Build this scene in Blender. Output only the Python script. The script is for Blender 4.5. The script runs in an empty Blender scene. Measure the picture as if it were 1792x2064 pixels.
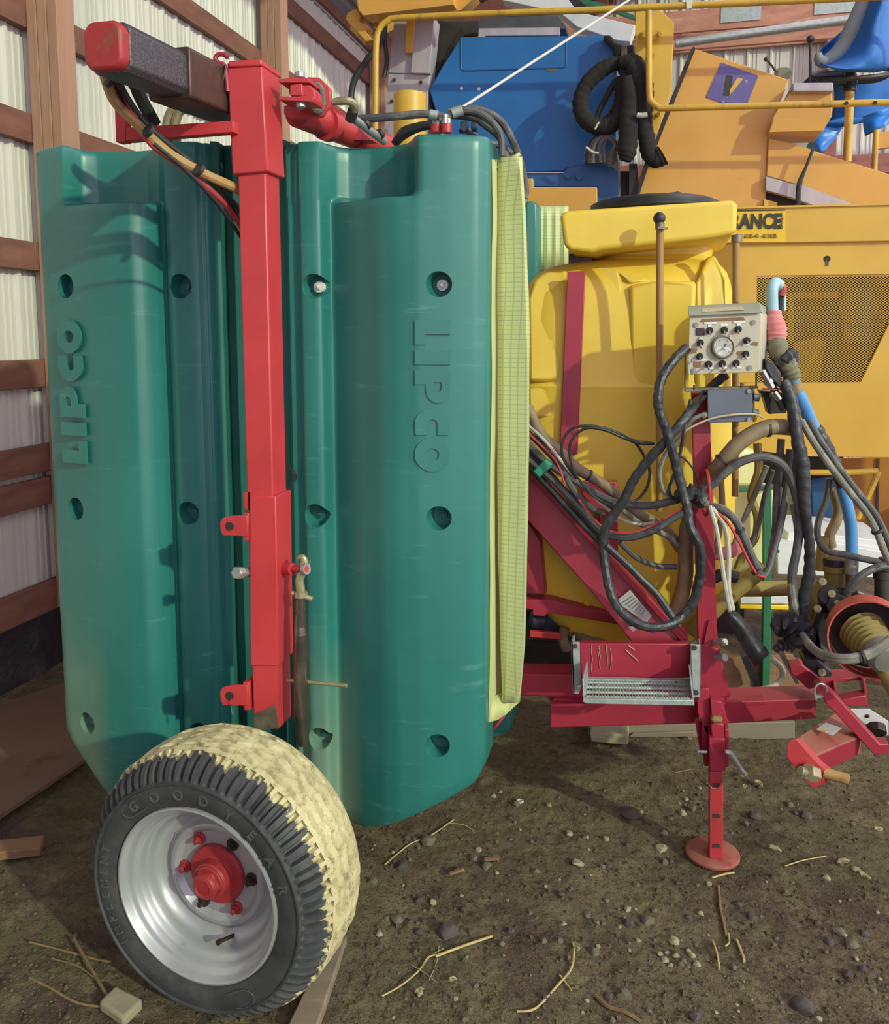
import bpy, bmesh, math, random
from mathutils import Vector, Matrix, noise
random.seed(7)

# ------------------------------------------------------------------ camera, light, exposure
W, H = 1792, 2064
FOC, CX, CY = 1700.0, 896.0, 873.7          # focal length and principal point in pixels of the 1792x2064 frame
TILT, CAM_H = math.radians(6.5), 1.68
scene = bpy.context.scene
COL = scene.collection
cam_data = bpy.data.cameras.new('camera')
cam_data.sensor_fit = 'VERTICAL'
cam_data.sensor_height = 36.0
cam_data.lens = FOC / H * 36.0
cam_data.shift_y = -(H / 2 - CY) / H
cam_data.clip_start = 0.05
cam = bpy.data.objects.new('camera', cam_data)
COL.objects.link(cam)
cam.location = (0, 0, CAM_H)
cam.rotation_euler = (math.pi / 2 - TILT, 0, 0)
scene.camera = cam

world = bpy.data.worlds.new('world')
scene.world = world
world.use_nodes = True
wb = world.node_tree.nodes['Background']
wb.inputs[0].default_value = (0.98, 0.87, 0.98, 1)
wb.inputs[1].default_value = 1.5

sun_data = bpy.data.lights.new('sun', 'SUN')
sun_data.energy = 2.3
sun_data.color = (0.87, 1.0, 0.64)
sun_data.angle = math.radians(1.2)
sun = bpy.data.objects.new('sun', sun_data)
COL.objects.link(sun)
SUN_AZ, SUN_EL = math.radians(44), math.radians(22)   # behind the camera to the right, shining in through the open front
_d = Vector((-math.sin(SUN_AZ) * math.cos(SUN_EL), math.cos(SUN_AZ) * math.cos(SUN_EL), -math.sin(SUN_EL)))
sun.rotation_euler = _d.to_track_quat('-Z', 'Y').to_euler()
sun.location = (3, -5, 5)

scene.view_settings.view_transform = 'Standard'
scene.view_settings.look = 'None'
scene.view_settings.gamma = 1.0
scene.view_settings.use_curve_mapping = False
scene.view_settings.exposure = 0.03

# ------------------------------------------------------------------ geometry helpers
V = Vector
_c, _s = math.cos(TILT), math.sin(TILT)
E = V((0.25, 1.0, 0.0)).normalized()         # the long direction of the shed, from the camera into the depth
MX = V((E.y, -E.x, 0.0))                     # across the shed, to the right


def ray(px, py):
    u, v = (px - CX) / FOC, (py - CY) / FOC
    return V((u, _c - v * _s, -_s - v * _c))


def P(px, py, Y):
    """world point at horizontal distance Y whose image is (px, py)"""
    d = ray(px, py)
    t = Y / d.y
    return V((d.x * t, Y, CAM_H + d.z * t))


def G(px, py, z=0.0):
    d = ray(px, py)
    t = (z - CAM_H) / d.z
    return V((d.x * t, d.y * t, z))


def cv(x0, y0, s):
    return lambda pts: [(x0 + p[0] / s, y0 + p[1] / s) + tuple(p[2:]) for p in pts]


ZA = cv(1040, 780, 2.383)
ZB = cv(1040, 1180, 2.383)
ZC = cv(1380, 1000, 4.35)
ZD = cv(1040, 350, 2.383)
ZE = cv(1320, 540, 3.797)
ZT = cv(660, 0, 2.56)
ZH = cv(1200, 0, 3.027)
ZL = cv(0, 0, 2.987)
Z2 = cv(400, 80, 2.56)
ZR = cv(400, 850, 3.08)
ZQ = cv(1380, 600, 7.939)
ZP = cv(1560, 1180, 4.69)
ZJ = cv(1340, 1260, 3.97)
ZM = cv(640, 0, 5.6)
ZU = cv(1500, 0, 6.137)


def floor_z(x, y):
    n = noise.noise(V((x * 0.9, y * 0.9, 0.3))) * 0.02
    n += noise.noise(V((x * 3.1, y * 3.1, 1.3))) * 0.010
    n += noise.noise(V((x * 11, y * 11, 4.3))) * 0.006
    n += noise.noise(V((x * 24, y * 24, 7.3))) * 0.005 + abs(noise.noise(V((x * 47, y * 47, 2.3)))) * 0.006
    return n


def spline(pts, n=6, closed=False):
    pts = [V(p) for p in pts]
    if len(pts) < 3:
        return pts
    out = []
    m = len(pts)
    rng = m if closed else m - 1
    for i in range(rng):
        p1, p2 = pts[i], pts[(i + 1) % m]
        p0 = pts[i - 1] if (i > 0 or closed) else p1 * 2 - p2
        p3 = pts[(i + 2) % m] if (i + 2 < m or closed) else p2 * 2 - p1
        for k in range(n):
            t = k / n
            out.append(0.5 * ((2 * p1) + (p2 - p0) * t + (2 * p0 - 5 * p1 + 4 * p2 - p3) * t * t + (3 * p1 - p0 - 3 * p2 + p3) * t ** 3))
    if not closed:
        out.append(pts[-1])
    return out


class MB:
    def __init__(self):
        self.v, self.f, self.m = [], [], []

    def add(self, verts, faces, mi=0):
        b = len(self.v)
        self.v += [V(p) for p in verts]
        for f in faces:
            self.f.append([b + i for i in f])
            self.m.append(mi)
        return self

    def prism(self, pts, vec, mi=0):
        n = len(pts)
        vec = V(vec)
        vs = [V(p) for p in pts] + [V(p) + vec for p in pts]
        fs = [list(range(n)), list(range(2 * n - 1, n - 1, -1))]
        fs += [[i, i + n, (i + 1) % n + n, (i + 1) % n] for i in range(n)]
        return self.add(vs, fs, mi)

    def plate(self, px, Y=None, thick=0.01, vec=None, mi=0):
        """outline given in pixels at distance Y (or per point), made thick away from the front"""
        pts = [P(p[0], p[1], p[2] if len(p) > 2 else Y) for p in px]
        return self.prism(pts, vec if vec is not None else E * thick, mi)

    def box(self, c, sx, sy, sz, rot=None, mi=0):
        R = rot or Matrix.Identity(3)
        vs = [V(c) + R @ V((x * sx / 2, y * sy / 2, z * sz / 2)) for x in (-1, 1) for y in (-1, 1) for z in (-1, 1)]
        return self.add(vs, [[0, 1, 3, 2], [4, 6, 7, 5], [0, 4, 5, 1], [2, 3, 7, 6], [0, 2, 6, 4], [1, 5, 7, 3]], mi)

    def beam(self, a, b, w, h, up=(0, 0, 1), mi=0):
        a, b = V(a), V(b)
        d = (b - a).normalized()
        s = d.cross(V(up)).normalized()
        u = s.cross(d)
        vs = [p + s * (i * w / 2) + u * (j * h / 2) for p in (a, b) for i in (-1, 1) for j in (-1, 1)]
        return self.add(vs, [[0, 1, 3, 2], [4, 6, 7, 5], [0, 4, 5, 1], [2, 3, 7, 6], [0, 2, 6, 4], [1, 5, 7, 3]], mi)

    def tube(self, pts, r, n=8, sub=6, closed=False, wrap=0.0, mi=0, flat=1.0):
        pts = spline(pts, sub, closed)
        m = len(pts)
        rs = r if isinstance(r, (list, tuple)) else None
        rings, prev = [], None
        for i, p in enumerate(pts):
            if closed:
                t = pts[(i + 1) % m] - pts[i - 1]
            else:
                t = pts[min(i + 1, m - 1)] - pts[max(i - 1, 0)]
            if t.length < 1e-9:
                t = V((0, 0, 1))
            t.normalize()
            if prev is None:
                a = V((0, 0, 1)) if abs(t.z) < 0.9 else V((1, 0, 0))
                s = t.cross(a).normalized()
            else:
                s = (prev - t * prev.dot(t))
                s = s.normalized() if s.length > 1e-6 else t.cross(V((1, 0, 0))).normalized()
            prev = s
            u = t.cross(s)
            if rs:
                q = i / (m - 1) * (len(rs) - 1)
                k = min(int(q), len(rs) - 2)
                rr = rs[k] + (rs[k + 1] - rs[k]) * (q - k)
            else:
                rr = r
            ring = []
            for k in range(n):
                a = 2 * math.pi * k / n
                w = 1.0
                if wrap:
                    w += wrap * math.sin(a * 1 + i * 1.9) + wrap * 0.6 * noise.noise(p * 60 + V((k, 0, 0)))
                ring.append(p + (s * math.cos(a) + u * math.sin(a) * flat) * rr * w)
            rings.append(ring)
        vs = [q for ring in rings for q in ring]
        fs = []
        for i in range(m if closed else m - 1):
            j = (i + 1) % m
            for k in range(n):
                fs.append([i * n + k, i * n + (k + 1) % n, j * n + (k + 1) % n, j * n + k])
        if not closed:
            fs.append(list(range(n - 1, -1, -1)))
            fs.append([(m - 1) * n + k for k in range(n)])
        return self.add(vs, fs, mi)

    def cyl(self, a, b, r, n=16, r2=None, mi=0):
        a, b = V(a), V(b)
        t = (b - a).normalized()
        q = V((0, 0, 1)) if abs(t.z) < 0.9 else V((1, 0, 0))
        s = t.cross(q).normalized()
        u = t.cross(s)
        r2 = r if r2 is None else r2
        vs = []
        for p, rr in ((a, r), (b, r2)):
            vs += [p + (s * math.cos(2 * math.pi * k / n) + u * math.sin(2 * math.pi * k / n)) * rr for k in range(n)]
        fs = [[k, (k + 1) % n, n + (k + 1) % n, n + k] for k in range(n)]
        fs += [list(range(n - 1, -1, -1)), list(range(n, 2 * n))]
        return self.add(vs, fs, mi)

    def lathe(self, prof, n=48, M=None, mi=0, cap=True):
        M = M or Matrix.Identity(4)
        vs = []
        for r, z in prof:
            vs += [M @ V((r * math.cos(2 * math.pi * k / n), r * math.sin(2 * math.pi * k / n), z)) for k in range(n)]
        fs = []
        for i in range(len(prof) - 1):
            for k in range(n):
                fs.append([i * n + k, i * n + (k + 1) % n, (i + 1) * n + (k + 1) % n, (i + 1) * n + k])
        if cap:
            fs.append(list(range(n - 1, -1, -1)))
            fs.append([(len(prof) - 1) * n + k for k in range(n)])
        return self.add(vs, fs, mi)

    def grid(self, rows, mi=0, close_u=False):
        """rows: list of equally long lists of points"""
        m = len(rows[0])
        vs = [p for r in rows for p in r]
        fs = []
        for i in range(len(rows) - 1):
            for k in range(m if close_u else m - 1):
                fs.append([i * m + k, i * m + (k + 1) % m, (i + 1) * m + (k + 1) % m, (i + 1) * m + k])
        return self.add(vs, fs, mi)

    def ball(self, c, r, n=12, squash=1.0, mi=0):
        prof = [(max(1e-4, r * math.sin(math.pi * i / 8)), -r * squash * math.cos(math.pi * i / 8)) for i in range(9)]
        return self.lathe(prof, n, Matrix.Translation(c), mi)

    def build(self, name, mats, parent=None, label=None, bev=0.0, angle=35, flatsh=False, solid=0.0, kind=None, seg=2, nobound=False):
        mats = mats if isinstance(mats, (list, tuple)) else [mats]
        xs = [[p[i] for p in self.v] for i in range(3)]
        c = V([(min(q) + max(q)) / 2 for q in xs])
        if nobound:
            c = V((0, 0, 0))
        me = bpy.data.meshes.new(name)
        me.from_pydata([p - c for p in self.v], [], self.f)
        for mt in mats:
            me.materials.append(mt)
        if len(mats) > 1:
            me.polygons.foreach_set('material_index', self.m)
        bm = bmesh.new()
        bm.from_mesh(me)
        bmesh.ops.recalc_face_normals(bm, faces=bm.faces)
        bm.to_mesh(me)
        bm.free()
        if not flatsh:
            me.shade_smooth()
            me.set_sharp_from_angle(angle=math.radians(angle))
        o = bpy.data.objects.new(name, me)
        COL.objects.link(o)
        o.location = c
        put(o, parent, label, kind)
        if solid:
            md = o.modifiers.new('solid', 'SOLIDIFY')
            md.thickness = solid
            md.offset = 0
        if bev:
            md = o.modifiers.new('bevel', 'BEVEL')
            md.width = bev
            md.segments = seg
            md.limit_method = 'ANGLE'
            md.angle_limit = math.radians(40)
            md.harden_normals = False
        return o


WORLDM = {}


def put(o, parent=None, label=None, kind=None):
    m = Matrix.LocRotScale(o.location, o.rotation_euler, o.scale)
    WORLDM[o.name] = m
    if parent is not None:
        o.parent = parent
        o.matrix_parent_inverse = WORLDM[parent.name].inverted()
    if label:
        o['label'] = label
    if kind:
        o['kind'] = kind
    return o


def thing(name, label, cat, loc, group=None):
    o = bpy.data.objects.new(name, None)
    o.empty_display_size = 0.1
    COL.objects.link(o)
    o.location = loc
    put(o, None, label)
    o['category'] = cat
    if group:
        o['group'] = group
    return o


def tag(o, label, cat, group=None):
    o['label'], o['category'] = label, cat
    if group:
        o['group'] = group
    return o


def lettering(text, size, extrude, bold=0.0, space=1.0):
    """vertices and faces of solid letters in the xy plane, origin at the centre"""
    cu = bpy.data.curves.new('txt', 'FONT')
    cu.body = text
    cu.size = size
    cu.extrude = extrude
    cu.offset = bold
    cu.space_character = space
    cu.align_x = 'CENTER'
    cu.align_y = 'CENTER'
    cu.resolution_u = 4
    ob = bpy.data.objects.new('txt', cu)
    COL.objects.link(ob)
    dg = bpy.context.evaluated_depsgraph_get()
    me = bpy.data.meshes.new_from_object(ob.evaluated_get(dg))
    vs = [v.co.copy() for v in me.vertices]
    fs = [list(p.vertices) for p in me.polygons]
    bpy.data.objects.remove(ob)
    bpy.data.meshes.remove(me)
    bpy.data.curves.remove(cu)
    return vs, fs


def frame(o, x, y):
    x = V(x).normalized()
    y = V(y)
    y = (y - x * y.dot(x)).normalized()
    z = x.cross(y)
    M = Matrix((x, y, z)).transposed().to_4x4()
    M.translation = V(o)
    return M


# ------------------------------------------------------------------ materials
def lin(c):
    c = c / 255.0
    return c / 12.92 if c <= 0.04045 else ((c + 0.055) / 1.055) ** 2.4


def rgb(h):
    return (lin(int(h[0:2], 16)), lin(int(h[2:4], 16)), lin(int(h[4:6], 16)), 1.0)


class NT:
    def __init__(self, name):
        self.mat = bpy.data.materials.new(name)
        self.mat.use_nodes = True
        self.t = self.mat.node_tree
        self.b = self.t.nodes['Principled BSDF']

    def n(self, typ, **kw):
        nd = self.t.nodes.new(typ)
        for k, v in kw.items():
            setattr(nd, k, v)
        return nd

    def l(self, a, b):
        self.t.links.new(a, b)

    def coord(self, scale=(1, 1, 1), which='Object'):
        tc = self.n('ShaderNodeTexCoord')
        mp = self.n('ShaderNodeMapping')
        mp.inputs['Scale'].default_value = scale
        self.l(tc.outputs[which], mp.inputs['Vector'])
        return mp.outputs['Vector']

    def noise(self, scale, detail=4, rough=0.55, vec=None):
        nd = self.n('ShaderNodeTexNoise')
        nd.inputs['Scale'].default_value = scale
        nd.inputs['Detail'].default_value = detail
        nd.inputs['Roughness'].default_value = rough
        if vec is not None:
            self.l(vec, nd.inputs['Vector'])
        return nd.outputs['Fac']

    def ramp(self, fac, a, b):
        mr = self.n('ShaderNodeMapRange')
        mr.inputs['From Min'].default_value = a
        mr.inputs['From Max'].default_value = b
        mr.clamp = True
        self.l(fac, mr.inputs['Value'])
        return mr.outputs['Result']

    def mix(self, fac, a, b):
        mx = self.n('ShaderNodeMix', data_type='RGBA')
        for sock, val in ((mx.inputs[0], fac), (mx.inputs[6], a), (mx.inputs[7], b)):
            if hasattr(val, 'is_linked') or hasattr(val, 'links'):
                self.l(val, sock)
            else:
                sock.default_value = val
        return mx.outputs[2]

    def math(self, op, a, b=None, c=None):
        nd = self.n('ShaderNodeMath', operation=op)
        for i, val in enumerate((a, b, c)):
            if val is None:
                continue
            if hasattr(val, 'links'):
                self.l(val, nd.inputs[i])
            else:
                nd.inputs[i].default_value = val
        return nd.outputs[0]

    def bump(self, h, strength=0.3, dist=0.01):
        bp = self.n('ShaderNodeBump')
        bp.inputs['Strength'].default_value = strength
        bp.inputs['Distance'].default_value = dist
        self.l(h, bp.inputs['Height'])
        self.l(bp.outputs['Normal'], self.b.inputs['Normal'])

    def set(self, rough=None, metal=None, spec=None):
        if rough is not None:
            self.b.inputs['Roughness'].default_value = rough
        if metal is not None:
            self.b.inputs['Metallic'].default_value = metal
        if spec is not None:
            self.b.inputs['Specular IOR Level'].default_value = spec
        return self

    def base(self, sock):
        if hasattr(sock, 'links'):
            self.l(sock, self.b.inputs['Base Color'])
        else:
            self.b.inputs['Base Color'].default_value = sock


def surf(name, c1, c2, scale=6, lo=0.35, hi=0.7, rough=0.5, metal=0.0, stretch=(1, 1, 1), c3=None, s3=30, lo3=0.62, hi3=0.72, bump=0.0, bscale=60, bdist=0.004, detail=5, spec=None):
    """two colours mixed by noise, a third in spots"""
    t = NT(name).set(rough, metal, spec)
    vec = t.coord(stretch)
    col = t.mix(t.ramp(t.noise(scale, detail, 0.6, vec), lo, hi), rgb(c1), rgb(c2))
    if c3:
        col = t.mix(t.ramp(t.noise(s3, 5, 0.65, vec), lo3, hi3), col, rgb(c3))
    t.base(col)
    if bump:
        t.bump(t.noise(bscale, 4, 0.6, vec), bump, bdist)
    return t.mat


M = {}
M['red'] = surf('red paint', 'C23C42', 'B4353B', 5, rough=0.38, c3='9A3A34', s3=9, lo3=0.68, hi3=0.8)
M['crimson'] = surf('crimson paint', 'A22A40', '92243A', 5, rough=0.42, c3='7C3A38', s3=12, lo3=0.66, hi3=0.8)
M['red_worn'] = surf('worn red paint', 'B03038', '9A2E34', 8, rough=0.5, c3='7A5A44', s3=14, lo3=0.55, hi3=0.7)
M['red_dusty'] = surf('dusty red paint', 'A06A58', '96504A', 7, rough=0.6, c3='8E2C32', s3=9, lo3=0.56, hi3=0.68)
M['bare'] = surf('bare steel', '5A5048', '8A8276', 20, rough=0.45, metal=0.5)
M['zinc'] = surf('zinc plated steel', '9AA0A0', 'B4B8B4', 25, rough=0.42, metal=0.6, bump=0.1)
M['galv'] = surf('galvanised steel', '93A0A2', 'AEB8B8', 40, rough=0.5, metal=0.35, c3='8A8468', s3=18, lo3=0.6, hi3=0.75)
M['alu'] = surf('aluminium sheet', 'A8A0AC', 'BDB6C0', 9, rough=0.5, metal=0.25, stretch=(1, 1, .15))
M['chrome'] = surf('chrome', 'B8B8B4', 'D0D0CC', 9, rough=0.15, metal=1.0)
M['brass'] = surf('yellow zinc', '9C9470', 'B4AC90', 30, rough=0.35, metal=0.5)
M['black_steel'] = surf('oily dark steel', '6A645E', '8A8278', 18, rough=0.22, metal=0.8, c3='A09478', s3=8, lo3=0.6, hi3=0.8)
M['rust_dark'] = surf('dark rusty paint', '3E2E28', '55423A', 14, rough=0.42, metal=0.2, c3='7E2A2C', s3=7, lo3=0.62, hi3=0.7)
M['grain_black'] = surf('grained black steel', '3A3740', '66646E', 220, lo=0.35, hi=0.65, rough=0.4, metal=0.3, bump=0.4, bscale=120, c3='A09060', s3=5, lo3=0.66, hi3=0.8)
M['tank'] = surf('yellow polyethylene', 'E4C446', 'DAB63E', 3, rough=0.42, c3='CFAE4A', s3=7, lo3=0.62, hi3=0.85)
M['tank_rim'] = surf('yellow polyethylene rim', 'E6C84C', 'DCBA46', 3, rough=0.45, c3='D8B850', s3=9, lo3=0.62, hi3=0.85)
M['hyel'] = surf('harvester yellow paint', 'D8B048', 'CEA442', 3, rough=0.4, c3='C99230', s3=12, lo3=0.66, hi3=0.8)
M['hora'] = surf('harvester orange paint', 'D6A252', 'CC984A', 3, rough=0.4, c3='B98134', s3=12, lo3=0.66, hi3=0.8)  # the same yellow paint, with shade put into the colour as orange
M['horad'] = surf('worn orange panel', 'B97A2C', 'A66B2A', 4, rough=0.5, c3='5A3A20', s3=11, lo3=0.64, hi3=0.72)
M['rail'] = surf('worn yellow rail paint', 'D2A93C', 'BE9640', 10, rough=0.45, c3='7C6450', s3=7, lo3=0.56, hi3=0.7, stretch=(1, 1, .4))
M['blue'] = surf('blue machine paint', '2A6EB4', '2060A4', 2.5, rough=0.38, c3='3A78B4', s3=4, lo3=0.6, hi3=0.8)
M['blue_d'] = surf('blue bracket paint', '2A5E98', '234F86', 4, rough=0.45)
M['black'] = surf('black rubber', '262629', '35353A', 20, rough=0.5)
M['tape'] = surf('black tape', '2A2C30', '3C3F46', 30, rough=0.42, c3='5A5F66', s3=25, lo3=0.6, hi3=0.75, bump=0.4, bscale=80)
M['hose'] = surf('grey rubber hose', '4A4A4E', '5C5C60', 30, rough=0.55, c3='77766E', s3=16, lo3=0.55, hi3=0.7)
M['hose_l'] = surf('dusty grey hose', '6C6C68', '85847A', 30, rough=0.6, c3='9C988A', s3=14, lo3=0.5, hi3=0.7)
M['hose_b'] = surf('dusty brown suction hose', '7C6C56', '8F7E64', 22, rough=0.6, c3='A08B60', s3=12, lo3=0.55, hi3=0.7)
M['hose_t'] = surf('tan hose', 'B69460', 'A4834F', 26, rough=0.5, c3='6E5230', s3=14, lo3=0.6, hi3=0.7)
M['hose_r'] = surf('red hose', 'C2474E', 'B23B44', 20, rough=0.45)
M['hose_y'] = surf('dirty yellow pipe', '9C8A48', '8A7A40', 12, rough=0.55)
M['white_c'] = surf('white cable', 'C4C2B8', 'B2AFA4', 30, rough=0.5)
M['hblue'] = surf('blue plastic hose', '5A9ADC', '4C8ACE', 14, rough=0.4, c3='87939A', s3=10, lo3=0.62, hi3=0.75)
M['hblue_p'] = surf('pale blue hose', 'A9CBDC', '96BED2', 14, rough=0.4)
M['cloth'] = surf('pink cloth wrap', 'DC8E90', 'CE7A7E', 24, rough=0.8, bump=0.5, bscale=40)
M['mtape'] = surf('muddy tape', '6E6C58', '8A866C', 16, rough=0.7, c3='45463E', s3=12, lo3=0.55, hi3=0.65, bump=0.3)
M['sleeve'] = surf('black fabric sleeve', '1E1B1C', '2B2728', 14, rough=0.9, bump=0.3, bscale=30, bdist=0.008)
M['beige'] = surf('beige enamel', 'BDB8A6', 'B2AD9C', 8, rough=0.45, c3='A6987E', s3=14, lo3=0.65, hi3=0.8)
M['beige_d'] = surf('dusty grey green enamel', '98A08C', '8A927E', 9, rough=0.55)
M['glue'] = surf('brown tape residue', '8A6A50', '7C5C44', 30, rough=0.7)
M['glue_l'] = surf('pale tape residue', 'BFB594', 'B0A684', 30, rough=0.7)
M['white'] = surf('white print', 'E2E2E4', 'D2D2D4', 40, rough=0.5)
M['paper'] = surf('grey white sticker', 'C9C9CE', 'B9B9BE', 40, rough=0.5)
M['greybox'] = surf('grey plastic', '62687C', '586072', 12, rough=0.45)
M['darkred_glass'] = surf('dark red display', '2A0E12', '38141A', 20, rough=0.15)
M['tube_amber'] = surf('dirty clear tube', 'A8834A', '8A6A3C', 8, rough=0.3, stretch=(1, 1, .3))
M['green_st'] = surf('green frame paint', '246C4A', '1D5C3E', 8, rough=0.5)
M['pale_box'] = surf('pale cream plastic', 'E2DFA6', 'D4D096', 5, rough=0.5)
M['white_box'] = surf('white painted sheet', 'D6D8DE', 'C4C6CC', 6, rough=0.5, c3='A7A7A8', s3=5, lo3=0.6, hi3=0.8)
M['pump'] = surf('black pump casting', '24242A', '34343C', 12, rough=0.4, c3='6B5A40', s3=12, lo3=0.66, hi3=0.75)
M['bellows'] = surf('dusty yellow bellows', '8E7E42', '7A6C3A', 14, rough=0.65)
M['grey_cap'] = surf('dusty grey cap', '7C7C76', '6C6C66', 12, rough=0.6)
M['ring_red'] = surf('faded red guard', 'C25A52', 'B04A46', 8, rough=0.5)
M['navy'] = surf('dark blue plastic', '22283C', '2C344A', 12, rough=0.5)
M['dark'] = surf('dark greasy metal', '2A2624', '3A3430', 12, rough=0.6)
M['greyhood'] = surf('dark grey sheet', '4C4C52', '5A5A60', 9, rough=0.45, metal=0.2)
M['lidblack'] = surf('black plastic lid', '23262A', '31353A', 12, rough=0.4)
M['teal_clip'] = surf('teal clip', '2A8C74', '247C66', 12, rough=0.5)
M['straw'] = surf('dry straw', 'C2B07E', 'A3905E', 30, rough=0.8)
M['twig'] = surf('dry twig', '8C7552', '6E5A40', 30, rough=0.85)
M['leaf'] = surf('dry leaf', 'A8A27A', '8C8458', 30, rough=0.8)
M['purple'] = surf('purple emblem print', '6A62A2', '5C5696', 12, rough=0.45, c3='A89A9A', s3=22, lo3=0.64, hi3=0.68)
M['ink'] = surf('dark print', '3A3A30', '32322A', 12, rough=0.5)
M['sticker_y'] = surf('yellow sticker', 'EBC52E', 'E2BA2A', 12, rough=0.4)
M['rope'] = surf('white cord', 'D8D6D2', 'C2BFBA', 40, rough=0.6)
M['bolt_dark'] = surf('dark bolt', '3A302E', '4A3E38', 30, rough=0.45, metal=0.5)
M['seat_v'] = surf('dark blue vinyl', '2A3054', '232846', 14, rough=0.5)


def wood(name, c1, c2, c3, s=1.0, axis=2, white=0.66):
    t = NT(name).set(0.75)
    st = [14, 14, 14]
    st[axis] = 0.9
    vec = t.coord(tuple(st))
    n1 = t.noise(1.2 * s, 6, 0.6, vec)
    col = t.mix(t.ramp(n1, 0.3, 0.7), rgb(c1), rgb(c2))
    st2 = [5, 5, 5]
    st2[axis] = 1.6
    n2 = t.noise(1.1, 6, 0.7, t.coord(tuple(st2)))
    col = t.mix(t.ramp(n2, white, white + 0.14), col, rgb(c3))
    t.base(col)
    t.bump(n1, 0.25, 0.006)
    return t.mat


M['post'] = wood('pale tan timber', 'B88E7A', 'A27C6A', 'D8C2B2', 1.0, 2, 0.6)
M['girt'] = wood('red brown timber', '8A5E50', '6E4A3E', 'B48E80', 1.0, 1, 0.6)
M['girt_x'] = wood('red brown timber across', 'C08A76', 'A06C5A', 'D0AC9C', 1.0, 0, 0.62)
M['plank'] = wood('grey plank', '8C8070', '756A5C', 'A89C88', 1.0, 0, 0.62)
M['scrap'] = wood('scrap wood', '8E6C52', '735642', 'A98C70', 1.0, 0, 0.62)
M['ply'] = surf('dirty plywood', '6E5546', '5C473C', 3, rough=0.8, c3='3E3029', s3=6, lo3=0.6, hi3=0.75, bump=0.25, bscale=25)
M['tin'] = surf('off white ribbed steel', 'D2D0CA', 'C2C1BC', 3, rough=0.45, metal=0.1, stretch=(1, 1, .2), c3='8B8F86', s3=6, lo3=0.6, hi3=0.8)
M['tin_roof'] = surf('grey roof steel', '8B9098', '777C86', 4, rough=0.5, metal=0.2)
M['plastic_black'] = surf('black plastic sheeting', '17171C', '23232A', 9, rough=0.5, bump=0.5, bscale=8, bdist=0.03)
M['stone'] = surf('grey brown stone', '6E6A58', '585448', 12, rough=0.85, c3='8A8672', s3=16, lo3=0.58, hi3=0.7, bump=0.3)
M['stone_d'] = surf('dark purple grey stone', '59504E', '484240', 12, rough=0.85, bump=0.3)
M['stone_p'] = surf('pale stone', 'A09A80', '8A856C', 12, rough=0.85, bump=0.3)


def green_plastic():
    t = NT('green polyethylene').set(0.36, spec=0.6)
    vec = t.coord((1, 1, 1))
    col = t.mix(t.ramp(t.noise(2.2, 4, 0.55, vec), 0.3, 0.75), rgb('26706B'), rgb('317F7A'))
    # rubbed streaks and pale scratches
    st = t.noise(2.0, 6, 0.7, t.coord((3, 3, 22)))
    col = t.mix(t.math('MULTIPLY', t.ramp(st, 0.6, 0.78), 0.35), col, rgb('7FB2B0'))
    # dried dirt splashed over the lower outer corner
    sp = t.n('ShaderNodeSeparateXYZ')
    t.l(t.coord((1, 1, 1)), sp.inputs[0])
    low = t.math('MULTIPLY', t.ramp(t.math('ADD', sp.outputs['Z'], t.math('MULTIPLY', t.noise(4, 4, 0.6, vec), 0.5)), -0.1, -0.75), t.ramp(sp.outputs['X'], -0.08, -0.16))
    col = t.mix(t.math('MULTIPLY', low, 0.62), col, rgb('A3AE93'))
    t.base(col)
    t.bump(t.noise(260, 2, 0.5, vec), 0.05, 0.001)
    return t.mat


M['green'] = green_plastic()
M['green_t'] = surf('green polyethylene spine', '21665F', '28706A', 3, rough=0.5)


def net_mat():
    t = NT('pale green reinforced netting').set(0.55)
    vec = t.coord((1, 1, 1))
    sp = t.n('ShaderNodeSeparateXYZ')
    t.l(vec, sp.inputs[0])
    lz = t.math('GREATER_THAN', t.math('FRACT', t.math('MULTIPLY', sp.outputs['Z'], 72.0)), 0.84)
    lx = t.math('GREATER_THAN', t.math('FRACT', t.math('MULTIPLY', t.math('ADD', sp.outputs['X'], t.math('MULTIPLY', sp.outputs['Y'], 0.8)), 72.0)), 0.84)
    g = t.math('MULTIPLY', t.math('MAXIMUM', lz, lx), 0.55)
    col = t.mix(t.ramp(t.noise(3, 4, 0.6, vec), 0.3, 0.7), rgb('D3DBA2'), rgb('C8D198'))
    col = t.mix(g, col, rgb('8FA676'))
    t.base(col)
    t.b.inputs['Transmission Weight'].default_value = 0.0
    t.b.inputs['Subsurface Weight'].default_value = 0.0
    return t.mat


M['net'] = net_mat()
M['net_d'] = surf('yellow green curtain cloth', 'C6CA92', 'B4B67C', 5, rough=0.7, stretch=(3, 3, .4))


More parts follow.
